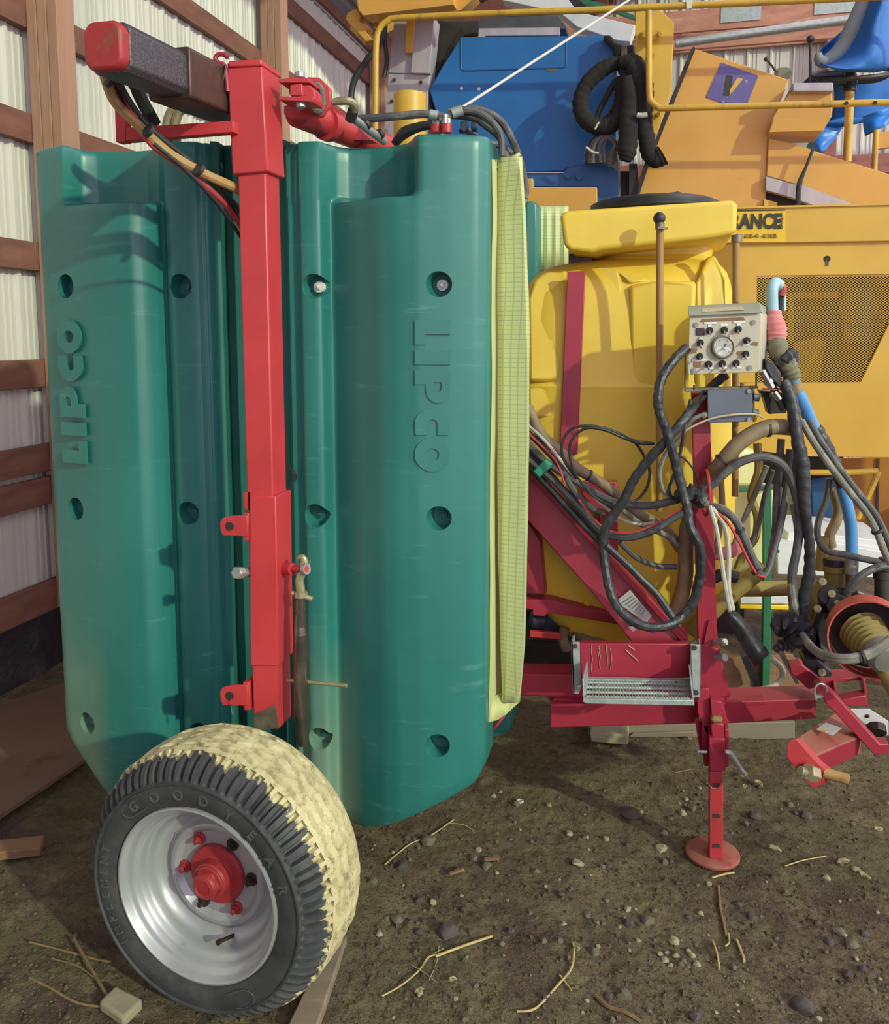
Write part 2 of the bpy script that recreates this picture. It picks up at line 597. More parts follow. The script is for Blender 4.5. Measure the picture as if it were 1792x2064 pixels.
def tyre_mat():
    t = NT('muddy tyre rubber').set(0.65)
    vec = t.coord((1, 1, 1))
    sp = t.n('ShaderNodeSeparateXYZ')
    t.l(vec, sp.inputs[0])
    rub = t.mix(t.ramp(t.noise(14, 5, 0.6, vec), 0.35, 0.7), rgb('33353A'), rgb('4A4C50'))
    rad = t.n('ShaderNodeVectorMath', operation='LENGTH')
    cmb = t.n('ShaderNodeCombineXYZ')
    t.l(sp.outputs['X'], cmb.inputs[0])
    t.l(sp.outputs['Y'], cmb.inputs[1])
    t.l(cmb.outputs[0], rad.inputs[0])
    # clay from the field: thick over the tread, ragged along the shoulder
    nz = t.math('MULTIPLY', t.math('SUBTRACT', t.noise(16, 5, 0.7, vec), 0.5), 0.09)
    side = t.math('MULTIPLY', sp.outputs['X'], -0.01)
    m = t.ramp(t.math('ADD', t.math('ADD', t.math('MULTIPLY', sp.outputs['Z'], -1.0), nz), side), 0.036, 0.042)
    far = t.ramp(sp.outputs['X'], -0.2, -0.3)
    m = t.math('MULTIPLY', m, t.math('SUBTRACT', 1.0, t.math('MULTIPLY', far, 0.75)))
    mud = t.mix(t.ramp(t.noise(9, 6, 0.65, vec), 0.3, 0.75), rgb('D2CBA0'), rgb('B0A47E'))
    mud = t.mix(t.ramp(t.noise(34, 5, 0.7, vec), 0.54, 0.7), mud, rgb('8A7C58'))
    dust = t.mix(t.math('MULTIPLY', t.ramp(t.noise(20, 5, 0.7, vec), 0.5, 0.75), t.ramp(rad.outputs['Value'], 0.26, 0.22)), rub, rgb('5C5444'))
    t.base(t.mix(m, dust, mud))
    t.bump(t.noise(55, 5, 0.65, vec), 0.35, 0.004)
    return t.mat


M['tyre'] = tyre_mat()
M['rubber_letter'] = surf('raised rubber lettering', '4C4E52', '5A5C60', 20, rough=0.6)
M['rim'] = surf('silver wheel paint', 'B2B3BA', 'A6A8B0', 5, rough=0.36, metal=0.35, c3='8E8F92', s3=10, lo3=0.66, hi3=0.8)
M['hub'] = surf('red hub paint', 'A8343A', '942C32', 7, rough=0.45, c3='8C5A4E', s3=14, lo3=0.64, hi3=0.75)


def dirt():
    t = NT('packed dirt floor').set(0.95)
    vec = t.coord((1, 1, 1))
    col = t.mix(t.ramp(t.noise(1.3, 5, 0.6, vec), 0.38, 0.64), rgb('958A6E'), rgb('75615C'))
    col = t.mix(t.ramp(t.noise(7, 6, 0.7, vec), 0.45, 0.7), col, rgb('A69B78'))
    col = t.mix(t.ramp(t.noise(38, 5, 0.7, vec), 0.5, 0.72), col, rgb('54483F'))
    col = t.mix(t.ramp(t.noise(120, 3, 0.6, vec), 0.62, 0.72), col, rgb('9A9072'))
    col = t.mix(t.math('MULTIPLY', t.ramp(t.noise(0.9, 6, 0.7, t.coord((1.1, 1, 1))), 0.5, 0.66), 0.5), col, rgb('6F7C52'))
    t.base(col)
    t.bump(t.math('ADD', t.noise(45, 6, 0.75, vec), t.math('MULTIPLY', t.noise(150, 3, 0.7, vec), 0.5)), 1.0, 0.035)
    t.set(spec=0.1)
    return t.mat


M['dirt'] = dirt()

# ------------------------------------------------------------------ the shed
def strip_grid(ys, xs_of):
    return [[V((x, y, floor_z(x, y))) for x in xs_of(y)] for y in ys]


ys, y = [], 0.6
while y < 3.6:
    ys.append(y)
    y += 0.0095
while y < 13:
    ys.append(y)
    y *= 1.05
xs = [-3.4 + i * 0.01 for i in range(505)]
xs = [-7 + i * 0.3 for i in range(12)] + xs + [1.66 + i * 0.12 for i in range(60)]
fl = MB().grid([[V((x, yy, floor_z(x, yy))) for x in xs] for yy in ys])
fl.build('floor', M['dirt'], kind='structure', nobound=True, angle=180)
MB().grid([[V((x, yy, floor_z(x, 0.6) - 0.002)) for x in (-7, -3, 0, 3, 9)] for yy in (-6, -3, 0.6)]).build('floor_apron', M['dirt'], kind='structure', nobound=True, label='dirt floor towards the open front')

# left wall: its line in plan, direction E
WB = G(0, 1392)                                   # where the wall meets the ground at the frame's left edge
WN = V((E.y, -E.x, 0))                            # its normal, into the room
EAVE = 4.55


def on_wall(px, off=0.0):
    """point of the wall plane (moved off into the room) seen in column px, at eye height"""
    d = ray(px, 680)
    b = WB + WN * off
    # camera at the origin in plan: t*d = b + s*E
    t = (b.x * E.y - b.y * E.x) / (d.x * E.y - d.y * E.x)
    return V((d.x * t, d.y * t, 0))


def along(p):
    return (V((p.x, p.y, 0)) - V((WB.x, WB.y, 0))).dot(E)


def wpt(s, z, off=0.0):
    q = WB + E * s + WN * off
    return V((q.x, q.y, z))


wall = thing('wall_left', None, 'x', wpt(3, 0))
del wall['category']
wall['kind'] = 'structure'


def ribbed(s0, s1, pitch=0.152):
    """section of a pole barn sheet: a tall rib at each pitch, two small ones between"""
    pts, s = [], s0
    while s < s1 - 1e-6:
        for ds, o in ((0, 0), (0.012, 0.018), (0.03, 0.018), (0.042, 0), (0.072, 0), (0.076, .006), (0.088, .006), (0.092, 0), (0.112, 0), (0.116, .006), (0.128, .006), (0.132, 0)):
            pts.append((s + ds, o))
        s += pitch
    pts.append((s1, 0))
    return pts


s, first = -0.75, None
while s < 7.2:
    sec = ribbed(s, s + 0.912)
    mb = MB().grid([[wpt(a, z, -0.06 + o) for a, o in sec] for z in (0.30, EAVE + .1)])
    mb.build('metal_sheet', M['tin'], wall, angle=20)
    s += 0.912
POSTS = [on_wall(118, 0.0), on_wall(552, 0.0), on_wall(752, 0)]
sp = [along(POSTS[0]), along(POSTS[1]), 0]
sp[2] = sp[1] + (sp[1] - sp[0])
for k, s in enumerate(sp):
    po = thing('wall_post', None, 'x', wpt(s, 0)) if False else None
    mb = MB()
    for j in range(3):
        a = s - 0.05 + 0
        lo, hi = j * 0.058 + 0.0, (j + 1) * 0.058 - 0.002
        q = [wpt(a - .065, -0.05, lo), wpt(a + .065, -0.05, lo), wpt(a + .065, -0.05, hi), wpt(a - .065, -0.05, hi)]
        mb.prism(q, (0, 0, EAVE + 0.05))
    mb.build('wall_post', M['post'], wall, bev=.004)
zs = [0.90, 1.07, 1.50, 2.08, 2.70, 3.24, 3.80, 4.40]
for z in zs:
    for a, b in ((-0.9, sp[0] - 0.05), (sp[0] - 0.05, sp[1] - 0.05), (sp[1] - 0.05, sp[2] - 0.05), (sp[2] - 0.05, 7.0)):
        MB().prism([wpt(a + .001, z - .07, -0.038), wpt(a + .001, z + .07, -0.038), wpt(a + .001, z + .07, -.002), wpt(a + .001, z - .07, -.002)], E * (b - a - .002)).build('girt', M['girt'], wall, bev=.003)
MB().prism([wpt(-0.9, .27, -.04), wpt(-0.9, .43, -.04), wpt(-0.9, .43, .0), wpt(-0.9, .27, .0)], E * 8.0).build('skirt_board', M['girt'], wall, bev=.003)
rows = []
for i in range(5):
    z = 0.29 * (1 - i / 4) - 0.01
    rows.append([wpt(-0.9 + k * 0.06, z + (noise.noise(V((k * .4, i, 2))) * .02 if 0 < i else 0), 0.002 + 0.05 * (i / 4) ** 2 + noise.noise(V((k * .3, i * .7, 5))) * .03 * (i / 4) + .012) for k in range(130)])
MB().grid(rows).build('plastic_skirt', M['plastic_black'], wall, angle=180)  # crumpled black strip below the skirt board

# back wall, square to the left wall
BW = wpt(7.0, 0)


def bpt(r, z, off=0.0):
    q = BW + WN * r - E * off
    return V((q.x, q.y, z))


bwall = thing('wall_back', None, 'x', bpt(3, 0))
del bwall['category']
bwall['kind'] = 'structure'
r = -0.2
while r < 9:
    sec = ribbed(r, r + 0.96, 0.24)
    MB().grid([[bpt(a, z, -0.06 + o * 1.3) for a, o in sec] for z in (0.0, 7.2)]).build('metal_sheet', M['tin'], bwall, angle=20)
    r += 0.96
for z in (0.5, 1.1, 1.7, 2.3, 2.95, 3.55, 4.95, 5.8):
    MB().prism([bpt(-.1, z - .1, -.03), bpt(-.1, z + .1, -.03), bpt(-.1, z + .1, .01), bpt(-.1, z - .1, .01)], WN * 9).build('girt', M['girt_x'], bwall, bev=.003)
for rr in (0.2, 2.3, 4.75, 7.2):
    MB().prism([bpt(rr - .07, 0, .01), bpt(rr + .07, 0, .01), bpt(rr + .07, 0, .15), bpt(rr - .07, 0, .15)], (0, 0, 7)).build('wall_post', M['girt_x'], bwall, bev=.004)

# unseen front wall added behind the camera to block light from the left
fwall = thing('wall_front', None, 'x', V((-2.5, -2.6, 0)))
del fwall['category']
fwall['kind'] = 'structure'
r = 0.0
while r < 2.7:
    sec = ribbed(r, r + 0.912)
    MB().grid([[wpt(-6.4 + o, z, a) for a, o in sec] for z in (0.0, EAVE + .3)]).build('metal_sheet', M['tin'], fwall, angle=20)
    r += 0.912
MB().prism([wpt(-6.36, 0, 2.72), wpt(-6.36, 0, 2.88), wpt(-6.2, 0, 2.88), wpt(-6.2, 0, 2.72)], (0, 0, EAVE)).build('door_post', M['post'], fwall)
s = -6.4
while s < -0.8:
    sec = ribbed(s, min(s + 0.912, -.75))
    MB().grid([[wpt(a, z, -0.06 + o) for a, o in sec] for z in (0.0, EAVE + .1)]).build('metal_sheet', M['tin'], wall, angle=20)
    s += 0.912

# roof
roof = thing('ceiling', None, 'x', wpt(3, EAVE))
del roof['category']
roof['kind'] = 'structure'
SL = 0.33
r = -0.15
while r < 2.6:
    sec = []
    k = r
    while k < r + .9 - 1e-6:
        sec += [(k, 0), (k + .02, .02), (k + .05, .02), (k + .07, 0)]
        k += .225
    sec.append((r + .9, 0))
    rows = []
    for st in (-6.5, 7.1):
        rows.append([wpt(st, EAVE + .22 + SL * min(a, 9 - a) * 1.0 + o, a) for a, o in sec])
    MB().grid(rows).build('roof_sheet', M['tin_roof'], roof, angle=20)
    r += .9
for a in (0.0, 0.6, 1.2, 1.8, 2.4, 3.0):
    MB().beam(wpt(-2, EAVE + .15 + SL * a, a), wpt(7.0, EAVE + .15 + SL * a, a), .04, .09).build('purlin', M['girt'], roof)
for st in (sp[1] - .05, sp[2] - .05):
    MB().beam(wpt(st, EAVE - .02, -.05), wpt(st, EAVE - .02 + SL * 4.4, 4.4), .05, .2).build('rafter', M['girt_x'], roof)
st = 5.6
tr = MB()
tr.beam(wpt(st, 4.70, 0), wpt(st, 4.70, 8.8), .045, .20)
tco = tr.build('truss_chord', M['girt_x'], roof, bev=.003)
MB().beam(wpt(st + .06, 4.52, 0), wpt(st + .06, 4.52, 8.8), .045, .12).build('truss_brace', M['girt_x'], roof, bev=.003)
for px in (1500, 1690):
    p = P(px, 40, 8.0)
    rr = (p - wpt(st, 0)).dot(WN)
    MB().box(wpt(st - .03, 4.74, rr), .36, .004, .17, Matrix.Rotation(-math.atan2(E.x, E.y), 3, 'Z')).build('gusset_plate', M['galv'], tco)
    for q, dx in ((0, .9), (1, -.9)):
        MB().beam(wpt(st, 4.8, rr), wpt(st, 6.1, rr + dx), .045, .12).build('truss_web', M['girt_x'], roof)
a, b = P(1362, 88, 7.2), P(1650, 48, 7.0)
MB().cyl(a, b + (b - a) * .6, .035).build('conduit_pipe', M['zinc'], roof)

# ------------------------------------------------------------------ loose boards along the left wall
g = [G(-160, 1790), G(172, 1560), G(205, 1490), G(150, 1395), G(-160, 1500)]
mb = MB().prism([p + V((0, 0, .045)) for p in g], (0, 0, .018))
tag(mb.build('plywood_sheet', M['ply'], bev=.002), 'dirty brown plywood sheet lying on the dirt beside the left wall', 'plywood')
a, b = G(-40, 1718, .035), G(86, 1704, .03)
mb = MB().beam(a, b, .075, .03)
tag(mb.build('wood_scrap', M['scrap'], bev=.004), 'short tan wood offcut on the dirt at the left edge, before the plywood', 'wood scrap')

# ------------------------------------------------------------------ the trailed sprayer
SP = thing('tunnel_sprayer', 'red framed vineyard tunnel sprayer with two green wall panels, muddy wheel and yellow tank', 'sprayer', P(900, 1500, 2.9) * V((1, 1, 0)) if False else V((0.1, 2.8, 0)))


def part(name, mb, mat, parent=SP, label=None, **k):
    return mb.build(name, M[mat] if isinstance(mat, str) else mat, parent, label, **k)


def smooth_profile(ctrl, n_between=7, rounds=2):
    xs = [c[0] for c in ctrl]
    out = []
    for i in range(len(ctrl) - 1):
        for k in range(n_between):
            t = k / n_between
            out.append(ctrl[i][0] * (1 - t) + ctrl[i + 1][0] * t)
    out.append(xs[-1])
    return out


def interp(ctrl, x):
    up = ctrl[0][0] < ctrl[-1][0]
    if not up:
        ctrl = ctrl[::-1]
    if x <= ctrl[0][0]:
        return ctrl[0][1]
    for i in range(len(ctrl) - 1):
        if x <= ctrl[i + 1][0]:
            t = (x - ctrl[i][0]) / max(1e-9, ctrl[i + 1][0] - ctrl[i][0])
            return ctrl[i][1] * (1 - t) + ctrl[i + 1][1] * t
    return ctrl[-1][1]


def sm(x, a, b):
    t = min(1, max(0, (x - a) / (b - a)))
    return t * t * (3 - 2 * t)


def Y0(px):
    return 2.42 + (885 - px) * 0.00018


def make_panel(low, high, ztop, zled, bottom, holes, bolt_holes, name, label):
    """low/high: (px, depth) section below and above the filler recess; bottom: (x, z) list"""
    pxs = smooth_profile(low, 5)
    extra = [c[0] for c in high]
    pxs = sorted(set([round(p, 1) for p in pxs + extra]))
    # round the section's corners by averaging over a few millimetres
    def soft(ctrl, px, w=5):
        return sum(interp(ctrl, px + d) for d in (-w, -w / 2, 0, w / 2, w)) / 5
    lo_px, hi_px = pxs[0], pxs[-1]
    ts_low = [0, .004, .012, .03] + [.03 + .91 * i / 26 for i in range(1, 27)] + [.955, .97, .98, .987, .993, .997, 1]
    ts_hi = [.03, .06, .1, .16, .25, .4, .55, .7, .85, .93, .97, .99, 1]
    front, back = [], []
    for t, part_ in [(t, 0) for t in ts_low] + [(t, 1) for t in ts_hi]:
        rf, rb = [], []
        for px in pxs:
            y0 = Y0(px)
            x = P(px, 700, y0).x
            zb = interp(bottom, x)
            z = zb + (zled - zb) * t if part_ == 0 else zled + (ztop - zled) * t
            w = sm(z, zled - .016, zled + .010)
            d = soft(low, px) * (1 - w) + soft(high, px, 3) * w
            e = min(px - lo_px, hi_px - px)
            rt = .022
            if ztop - z < rt:
                q = 1 - (ztop - z) / rt
                d += rt * (1 - math.sqrt(max(0, 1 - q * q)))
            if z - zb < rt:
                q = 1 - (z - zb) / rt
                d += rt * (1 - math.sqrt(max(0, 1 - q * q)))
            rf.append(V((x, y0 + d, z)))
            rb.append(V((x + .02, y0 + .17, z)))
        front.append(rf)
        back.append(rb)
    rows = [f + b[::-1] for f, b in zip(front, back)]
    mb = MB().grid(rows, close_u=True)
    m = len(rows[0])
    n = m // 2
    for ri in (0, len(rows) - 1):
        for k in range(n - 1):
            mb.f.append([ri * m + k, ri * m + k + 1, ri * m + (m - 2 - k), ri * m + (m - 1 - k)])
            mb.m.append(0)
    o = part(name, mb, 'green', SP, label, nobound=False)
    # the bolt pockets are cut out of the moulding
    cut = MB()
    cents = []
    for (px, py, dl) in holes:
        y0 = Y0(px)
        c = P(px, py, y0 + dl)
        cut.cyl(c - E * .06, c + E * .055, .0405, 28, .0315)
        cents.append(c)
    cu = cut.build('cutter', M['green'])
    md = o.modifiers.new('b', 'BOOLEAN')
    md.object = cu
    md.operation = 'DIFFERENCE'
    md.solver = 'EXACT'
    dg = bpy.context.evaluated_depsgraph_get()
    me = bpy.data.meshes.new_from_object(o.evaluated_get(dg))
    o.modifiers.clear()
    o.data = me
    me.name = name
    me.shade_smooth()
    me.set_sharp_from_angle(angle=math.radians(38))
    bpy.data.objects.remove(cu)
    for c, bh in zip(cents, bolt_holes):
        q = c + E * .052
        if bh:
            b = MB().cyl(q - E * .014, q + E * .004, .0165, 20).cyl(q - E * .02, q - E * .012, .009, 6).cyl(q - E * .023, q - E * .018, .0045, 10)
            part('bolt', b, 'white' if bh == 2 else 'zinc', o, 'white washered bolt' if bh == 2 else None, bev=.0012)
        else:
            b = MB().cyl(q - E * .006, q + E * .004, .014, 16).cyl(q - E * .012, q - E * .004, .008, 6)
            part('bolt', b, 'green_t', o)
    return o


lowR = [(570, .085), (578, .03), (602, .03), (608, .0), (650, .0), (656, .03), (661, .055), (667, .06), (690, .035), (725, -.005), (770, -.04), (800, -.05), (845, -.05), (905, -.035), (960, -.012), (980, .01), (989, .04), (992, .09)]
highR = [(570, .085), (578, .03), (602, .03), (608, .0), (648, .0), (656, .03), (675, .075), (700, .1), (745, .11), (790, .095), (822, .06), (832, .02), (838, -.03), (848, -.045), (905, -.035), (960, -.012), (980, .01), (989, .04), (992, .09)]
lowL = [(64, .12), (67, .075), (85, .05), (120, .022), (160, -.01), (200, -.035), (250, -.05), (285, -.05), (305, -.03), (322, .015), (331, .045), (337, .03), (343, .0), (404, .0), (410, .025), (424, .025), (431, .085)]
highL = [(64, .12), (67, .075), (85, .05), (120, .022), (143, .0), (149, .03), (158, .075), (185, .1), (235, .11), (285, .1), (320, .07), (336, .03), (343, .0), (404, .0), (410, .025), (424, .025), (431, .085)]
zR = P(900, 268, Y0(900) - .03).z
zL = P(145, 289, Y0(145) - .0).z
ledR = P(745, 391, Y0(745) - .02).z
ledL = P(245, 402, Y0(245) - .03).z


def bott(pts):
    return [(P(px, py, Y0(px) + .0).x, P(px, py, Y0(px) + .0).z) for px, py in pts]


botR = bott([(560, 1690), (735, 1674), (850, 1625), (950, 1583), (962, 1575), (974, 1555)])
botL = bott([(121, 1503), (128, 1515), (190, 1575), (240, 1620), (320, 1675), (500, 1690)])
panR = make_panel(lowR, highR, zR, ledR, botR,
                  [(632, 577, 0), (885, 573, -.04), (635, 1040, 0), (885, 1045, -.04), (642, 1490, 0), (882, 1503, -.04)], (2, 2, 0, 0, 0, 0), 'wall_panel', 'right hand moulded green wall panel')
panL = make_panel(lowL, highL, zL, ledL, botL,
                  [(132, 577, .01), (363, 577, 0), (150, 1026, .01), (378, 1035, 0), (172, 1460, .01), (400, 1480, 0)], (0, 0, 0, 0, 0, 0), 'wall_panel', 'left hand moulded green wall panel, dusty at its lower corner')

tear = MB().plate([(q[0], q[1], 2.494) for q in ZR([(556, 268), (578, 290), (600, 318), (612, 344), (596, 372), (578, 395), (560, 432), (556, 428), (572, 392), (585, 362), (588, 340), (576, 305), (555, 274)])], None, .004)
part('tear', tear, 'black', panR, 'dark torn split in the plastic')
# raised lettering on the outer faces
def block_word(o, dirv, upv, length, height, depth, mat, parent):
    """LIPCO in heavy block letters: each letter an outline in a unit box, with round bowls"""
    def arc(cx, cy, rx, ry, a0, a1, n=12):
        return [(cx + rx * math.cos(math.radians(a0 + (a1 - a0) * i / n)), cy + ry * math.sin(math.radians(a0 + (a1 - a0) * i / n))) for i in range(n + 1)]
    mb = MB()
    M4 = frame(o, dirv, upv)
    def solid(outer, inner=None):
        def tr(p, z):
            return M4 @ V((p[0] * length, p[1] * height, z))
        if inner is None:
            mb.prism([tr(p, depth) for p in outer], (M4.to_3x3() @ V((0, 0, -depth * 2))))
        else:
            n = len(outer)
            vs = [tr(p, depth) for p in outer] + [tr(p, depth) for p in inner] + [tr(p, -depth) for p in outer] + [tr(p, -depth) for p in inner]
            fs = []
            for i in range(n):
                j = (i + 1) % n
                fs += [[i, j, n + j, n + i], [i, 2 * n + i, 2 * n + j, j], [n + i, n + j, 3 * n + j, 3 * n + i]]
            mb.add(vs, fs)
    # positions along the word (0..1), heights (0..1)
    solid([(0, 0), (.16, 0), (.16, .3), (.093, .3), (.093, 1), (0, 1)])
    solid([(.197, 0), (.29, 0), (.29, 1), (.197, 1)])
    # P: stem with bowl (ring closed by matching point counts)
    N = 24
    outer = [(.325, 0), (.42, 0), (.42, .31), (.44, .31)] + arc(.445, .655, .098, .345, -90, 90, 14) + [(.325, 1), (.325, .5)]
    inner = [(.405, .45), (.415, .45), (.42, .45), (.44, .45)] + arc(.44, .66, .028, .105, -90, 90, 14) + [(.405, .765), (.405, .6)]
    inner = [(x, max(.55, min(.765, yy))) for x, yy in inner]
    solid(outer, inner)
    solid([(.755, 0.03), (.755, .35)] + arc(.685, .5, .035, .155, -90, -270, 10) + [(.755, .655), (.755, .97)] + arc(.685, .5, .108, .5, 90, 270, 18))
    solid(arc(.885, .5, .115, .5, 0, 345, 23), arc(.885, .5, .042, .2, 0, 345, 23))
    return part('embossed_lettering', mb, mat, parent, 'raised letters moulded into the plastic', bev=.0012, seg=1, angle=30)


def face_d(ctrl, px):
    return interp(ctrl, px)


# right: reads downwards, letter tops to the right
pA = P(836, 645, Y0(836) - .048)
pB = P(836, 950, Y0(836) - .048)
pT = P(908, 645, Y0(908) - .034)
block_word(pA - V((0, .004, 0)), pB - pA, pT - pA, (pB - pA).length, (pT - pA).length, .0035, 'green', panR)
# left: reads upwards, letter tops to the left
pA = P(178, 935, Y0(178) - .022)
pB = P(164, 645, Y0(164) - .0135)
pB = V((pA.x, pA.y, P(168, 645, pA.y).z))
pT = P(131, 935, Y0(131) + .012)
block_word(pA - V((0.0, .006, 0)), pB - pA, pT - pA, (pB - pA).length, (pT - pA).length, .0035, 'green', panL)

# the folded spine between the two panels
ctrl = [(424, .06), (438, .07), (441, .12), (462, .12), (466, .075), (492, .075), (497, .13), (548, .13), (553, .07), (572, .07), (580, .1)]
zt, zb = P(480, 284, 2.56).z, .25
mb = MB()
rows = []
for z in (zb, .8, 1.4, 2.0, zt - .01, zt):
    rows.append([V((P(px, 700, Y0(px)).x, Y0(px) + d, z)) for px, d in ctrl])
mb.grid(rows)
part('spine_profile', mb, 'green_t', label='folded dark green profile joining the two panels', solid=.006, bev=.003)

# ------------------------------------------------------------------ netting on the right panel's edge
def curtain(name, cols, rows_y, mat, **k):
    rws = []
    ys = []
    for i in range(len(rows_y) - 1):
        for q in range(6):
            ys.append(rows_y[i] + (rows_y[i + 1] - rows_y[i]) * q / 6)
    ys.append(rows_y[-1])
    for yy in ys:
        row = []
        for c in cols:
            px = interp([(a, b) for a, b in c[0]], yy)
            y_ = c[1]
            base = P(px, yy, y_)
            off = noise.noise(V((c[1] * 9, yy * .008, 3))) * .004
            row.append(base + V((off, off, 0)))
        fine = []
        for i in range(len(row) - 1):
            for q in range(4):
                fine.append(row[i].lerp(row[i + 1], q / 4))
        fine.append(row[-1])
        rws.append(fine)
    return part(name, MB().grid(rws), mat, solid=.004, angle=60, **k)


curtain('net_curtain', [([(330, 1006), (700, 1003), (1100, 1004), (1380, 1012)], 2.545), ([(312, 1046), (600, 1060), (900, 1062), (1300, 1053), (1415, 1044)], 2.505), ([(312, 1052), (600, 1066), (900, 1066), (1300, 1058), (1415, 1047)], 2.56)],
        [316, 500, 700, 900, 1100, 1300, 1415], 'net', label='pale green net curtain with fine grid')
curtain('curtain_lining', [([(320, 984), (1455, 978)], 2.50), ([(325, 992), (700, 991), (1450, 985)], 2.47), ([(330, 999), (700, 995), (1440, 990)], 2.52), ([(332, 1006), (700, 1003), (1100, 1004), (1430, 1010)], 2.62)],
        [322, 500, 700, 900, 1100, 1300, 1450], 'net_d', label='yellow green curtain lining')
mb = MB().grid([[P(984, 1456, 2.47), P(1000, 1452, 2.5), P(1020, 1440, 2.54), P(1046, 1416, 2.55)], [P(988, 1405, 2.52), P(1003, 1400, 2.56), P(1018, 1395, 2.58), P(1040, 1388, 2.6)]])
part('curtain_hem', mb, 'net_d', solid=.005)
mb = MB().grid([[P(990, 330, 2.5), P(1008, 342, 2.56), P(1030, 322, 2.52), P(1049, 312, 2.52)], [P(995, 322, 2.62), P(1010, 326, 2.64), P(1030, 312, 2.62), P(1046, 304, 2.6)]])
part('curtain_top', mb, 'net', solid=.004)

# the far wall of the tunnel, behind
mb = MB().plate([(1058, 405), (1078, 405), (1084, 412), (1085, 470), (1083, 545), (1070, 575), (1056, 575)], 3.75, .12)
part('far_panel', mb, 'green', label='edge of the far green wall panel', bev=.012)
mb = MB().plate([(980, 1430), (1032, 1425), (1028, 1478), (980, 1496)], 3.1, .15)
part('far_panel', mb, 'green', label='lower corner of the far green panel', bev=.02)
rows = [[P(1086 + i * 8.5, yy, 3.85 + (.008 * (i % 2))) for i in range(8)] for yy in (416, 440, 470, 500, 545)]
part('far_net_curtain', MB().grid(rows), 'net', label='net curtain of the far tunnel wall', solid=.004)
part('drain_hose', MB().tube([P(984, 1476, 2.62), P(1000, 1462, 2.6), P(1018, 1440, 2.6)], .005), 'hose_r')

# ------------------------------------------------------------------ red post with its sleeve and brackets
YP = 2.24
part('post', MB().plate([(479, 345), (535, 345), (562, 1470), (511, 1470)], YP, .085), 'red', label='tall red box section post', bev=.004)
mb = MB().plate([(457, 126), (527, 122), (540, 345), (468, 352)], YP - .012, .105)
mb.plate([(460, 122), (526, 118), (528, 132), (460, 136)], YP - .018, .115)
part('post_sleeve', mb, 'red', bev=.004, label='wider sleeve at the head of the post')
part('post_sleeve', MB().plate([(503, 1000), (556, 1000), (561, 1342), (504, 1342)], YP - .009, .1), 'red', bev=.003, label='lower sleeve of the post')
part('bare_patch', MB().plate([(512, 1440), (530, 1432), (554, 1420), (561, 1468), (512, 1470)], YP - .003, .004), 'bare', label='worn bare metal patch')
part('weld_strip', MB().plate([(490, 993), (505, 990), (505, 1030), (492, 1028)], YP, .06), 'red', bev=.002)
part('hook', MB().tube([P(459, 185, YP - .02), P(457, 160, YP - .02), P(452, 132, YP - .02), P(440, 127, YP - .02), P(434, 118, YP - .02), P(440, 110, YP - .02), P(451, 110, YP - .02), P(460, 116, YP - .02)], .006), 'crimson', label='dark red hook')
part('hook_chain', MB().tube([P(455, 130, YP - .03), P(452, 150, YP - .03), P(447, 168, YP - .03)], .003, 5), 'bolt_dark')


def clevis(y0, name, chain):
    mb = MB()
    for yy in (YP - .01, YP + .05):
        q = [(449, y0), (466, y0 - 4), (498, y0 - 5), (500, y0 + 37), (449, y0 + 36), (444, y0 + 26), (443, y0 + 8)]
        mb.plate(q, yy, .010)
    mb.plate([(489, y0 - 10), (502, y0 - 10), (504, y0 + 46), (492, y0 + 46)], YP - .005, .08)
    o = part(name, mb, 'red', bev=.002)
    mb = MB()
    c = P(462, y0 + 17, YP - .012)
    mb.cyl(c - E * .0015, c + E * .012, .0115, 18)
    part('pin_hole', mb, 'dark', o)
    if chain:
        mb = MB().tube([P(466, y0 + 22, YP - .02), P(466, y0 + 40, YP - .02), P(469, y0 + 55, YP - .02), P(471, y0 + 40, YP - .018)], .0015, 5)
        part('wire_clip', mb, 'bare', o)


clevis(1044, 'clevis', False)
clevis(1386, 'clevis', True)
mb = MB().cyl(P(508, 1152, YP + .03), P(486, 1154, YP - .02), .013, 14)
mb.cyl(P(487, 1154, YP - .018), P(476, 1155, YP - .04), .0175, 6)
part('stop_bolt', mb, 'zinc', bev=.002)
mb = MB().cyl(P(558, 1146, YP + .05), P(590, 1147, YP + .01), .017, 16).cyl(P(590, 1147, YP + .01), P(618, 1147, YP - .02), .009, 12)
part('pivot_pin', mb, 'red', label='red pivot pin')
# threaded top link
lk = MB().tube([P(602, 1127, YP + .005), P(609, 1124, YP), P(613, 1133, YP), P(610, 1150, YP), P(604, 1168, YP), P(606, 1192, YP), P(606, 1205, YP)], [.009, .010, .012, .013, .012, .013, .012], 10)
part('link_eye', lk, 'brass', label='yellow zinc eye of the turnbuckle')
part('lock_nut', MB().cyl(P(588, 1195, YP), P(630, 1207, YP), .007, 8).cyl(P(606, 1192, YP), P(606, 1203, YP), .019, 8), 'brass')
a, b = P(606, 1203, YP), P(607, 1500, YP)
prof = [(606, 1203, .0145), (606, 1236, .0145), (606, 1236, .0165), (605, 1262, .017), (606, 1278, .0195), (607, 1440, .0205), (608, 1470, .018), (610, 1500, .017)]
mb = MB()
for i in range(len(prof) - 1):
    p, q = prof[i], prof[i + 1]
    if q[1] - p[1] > 1:
        mb.cyl(P(p[0], p[1], YP), P(q[0], q[1], YP), p[2], 18, q[2])
part('turnbuckle', mb, 'black_steel', label='oily steel turnbuckle beside the post', angle=50)
part('turnbuckle_bar', MB().cyl(P(580, 1371, YP + .02), P(699, 1382, YP - .03), .0055, 10), 'brass')
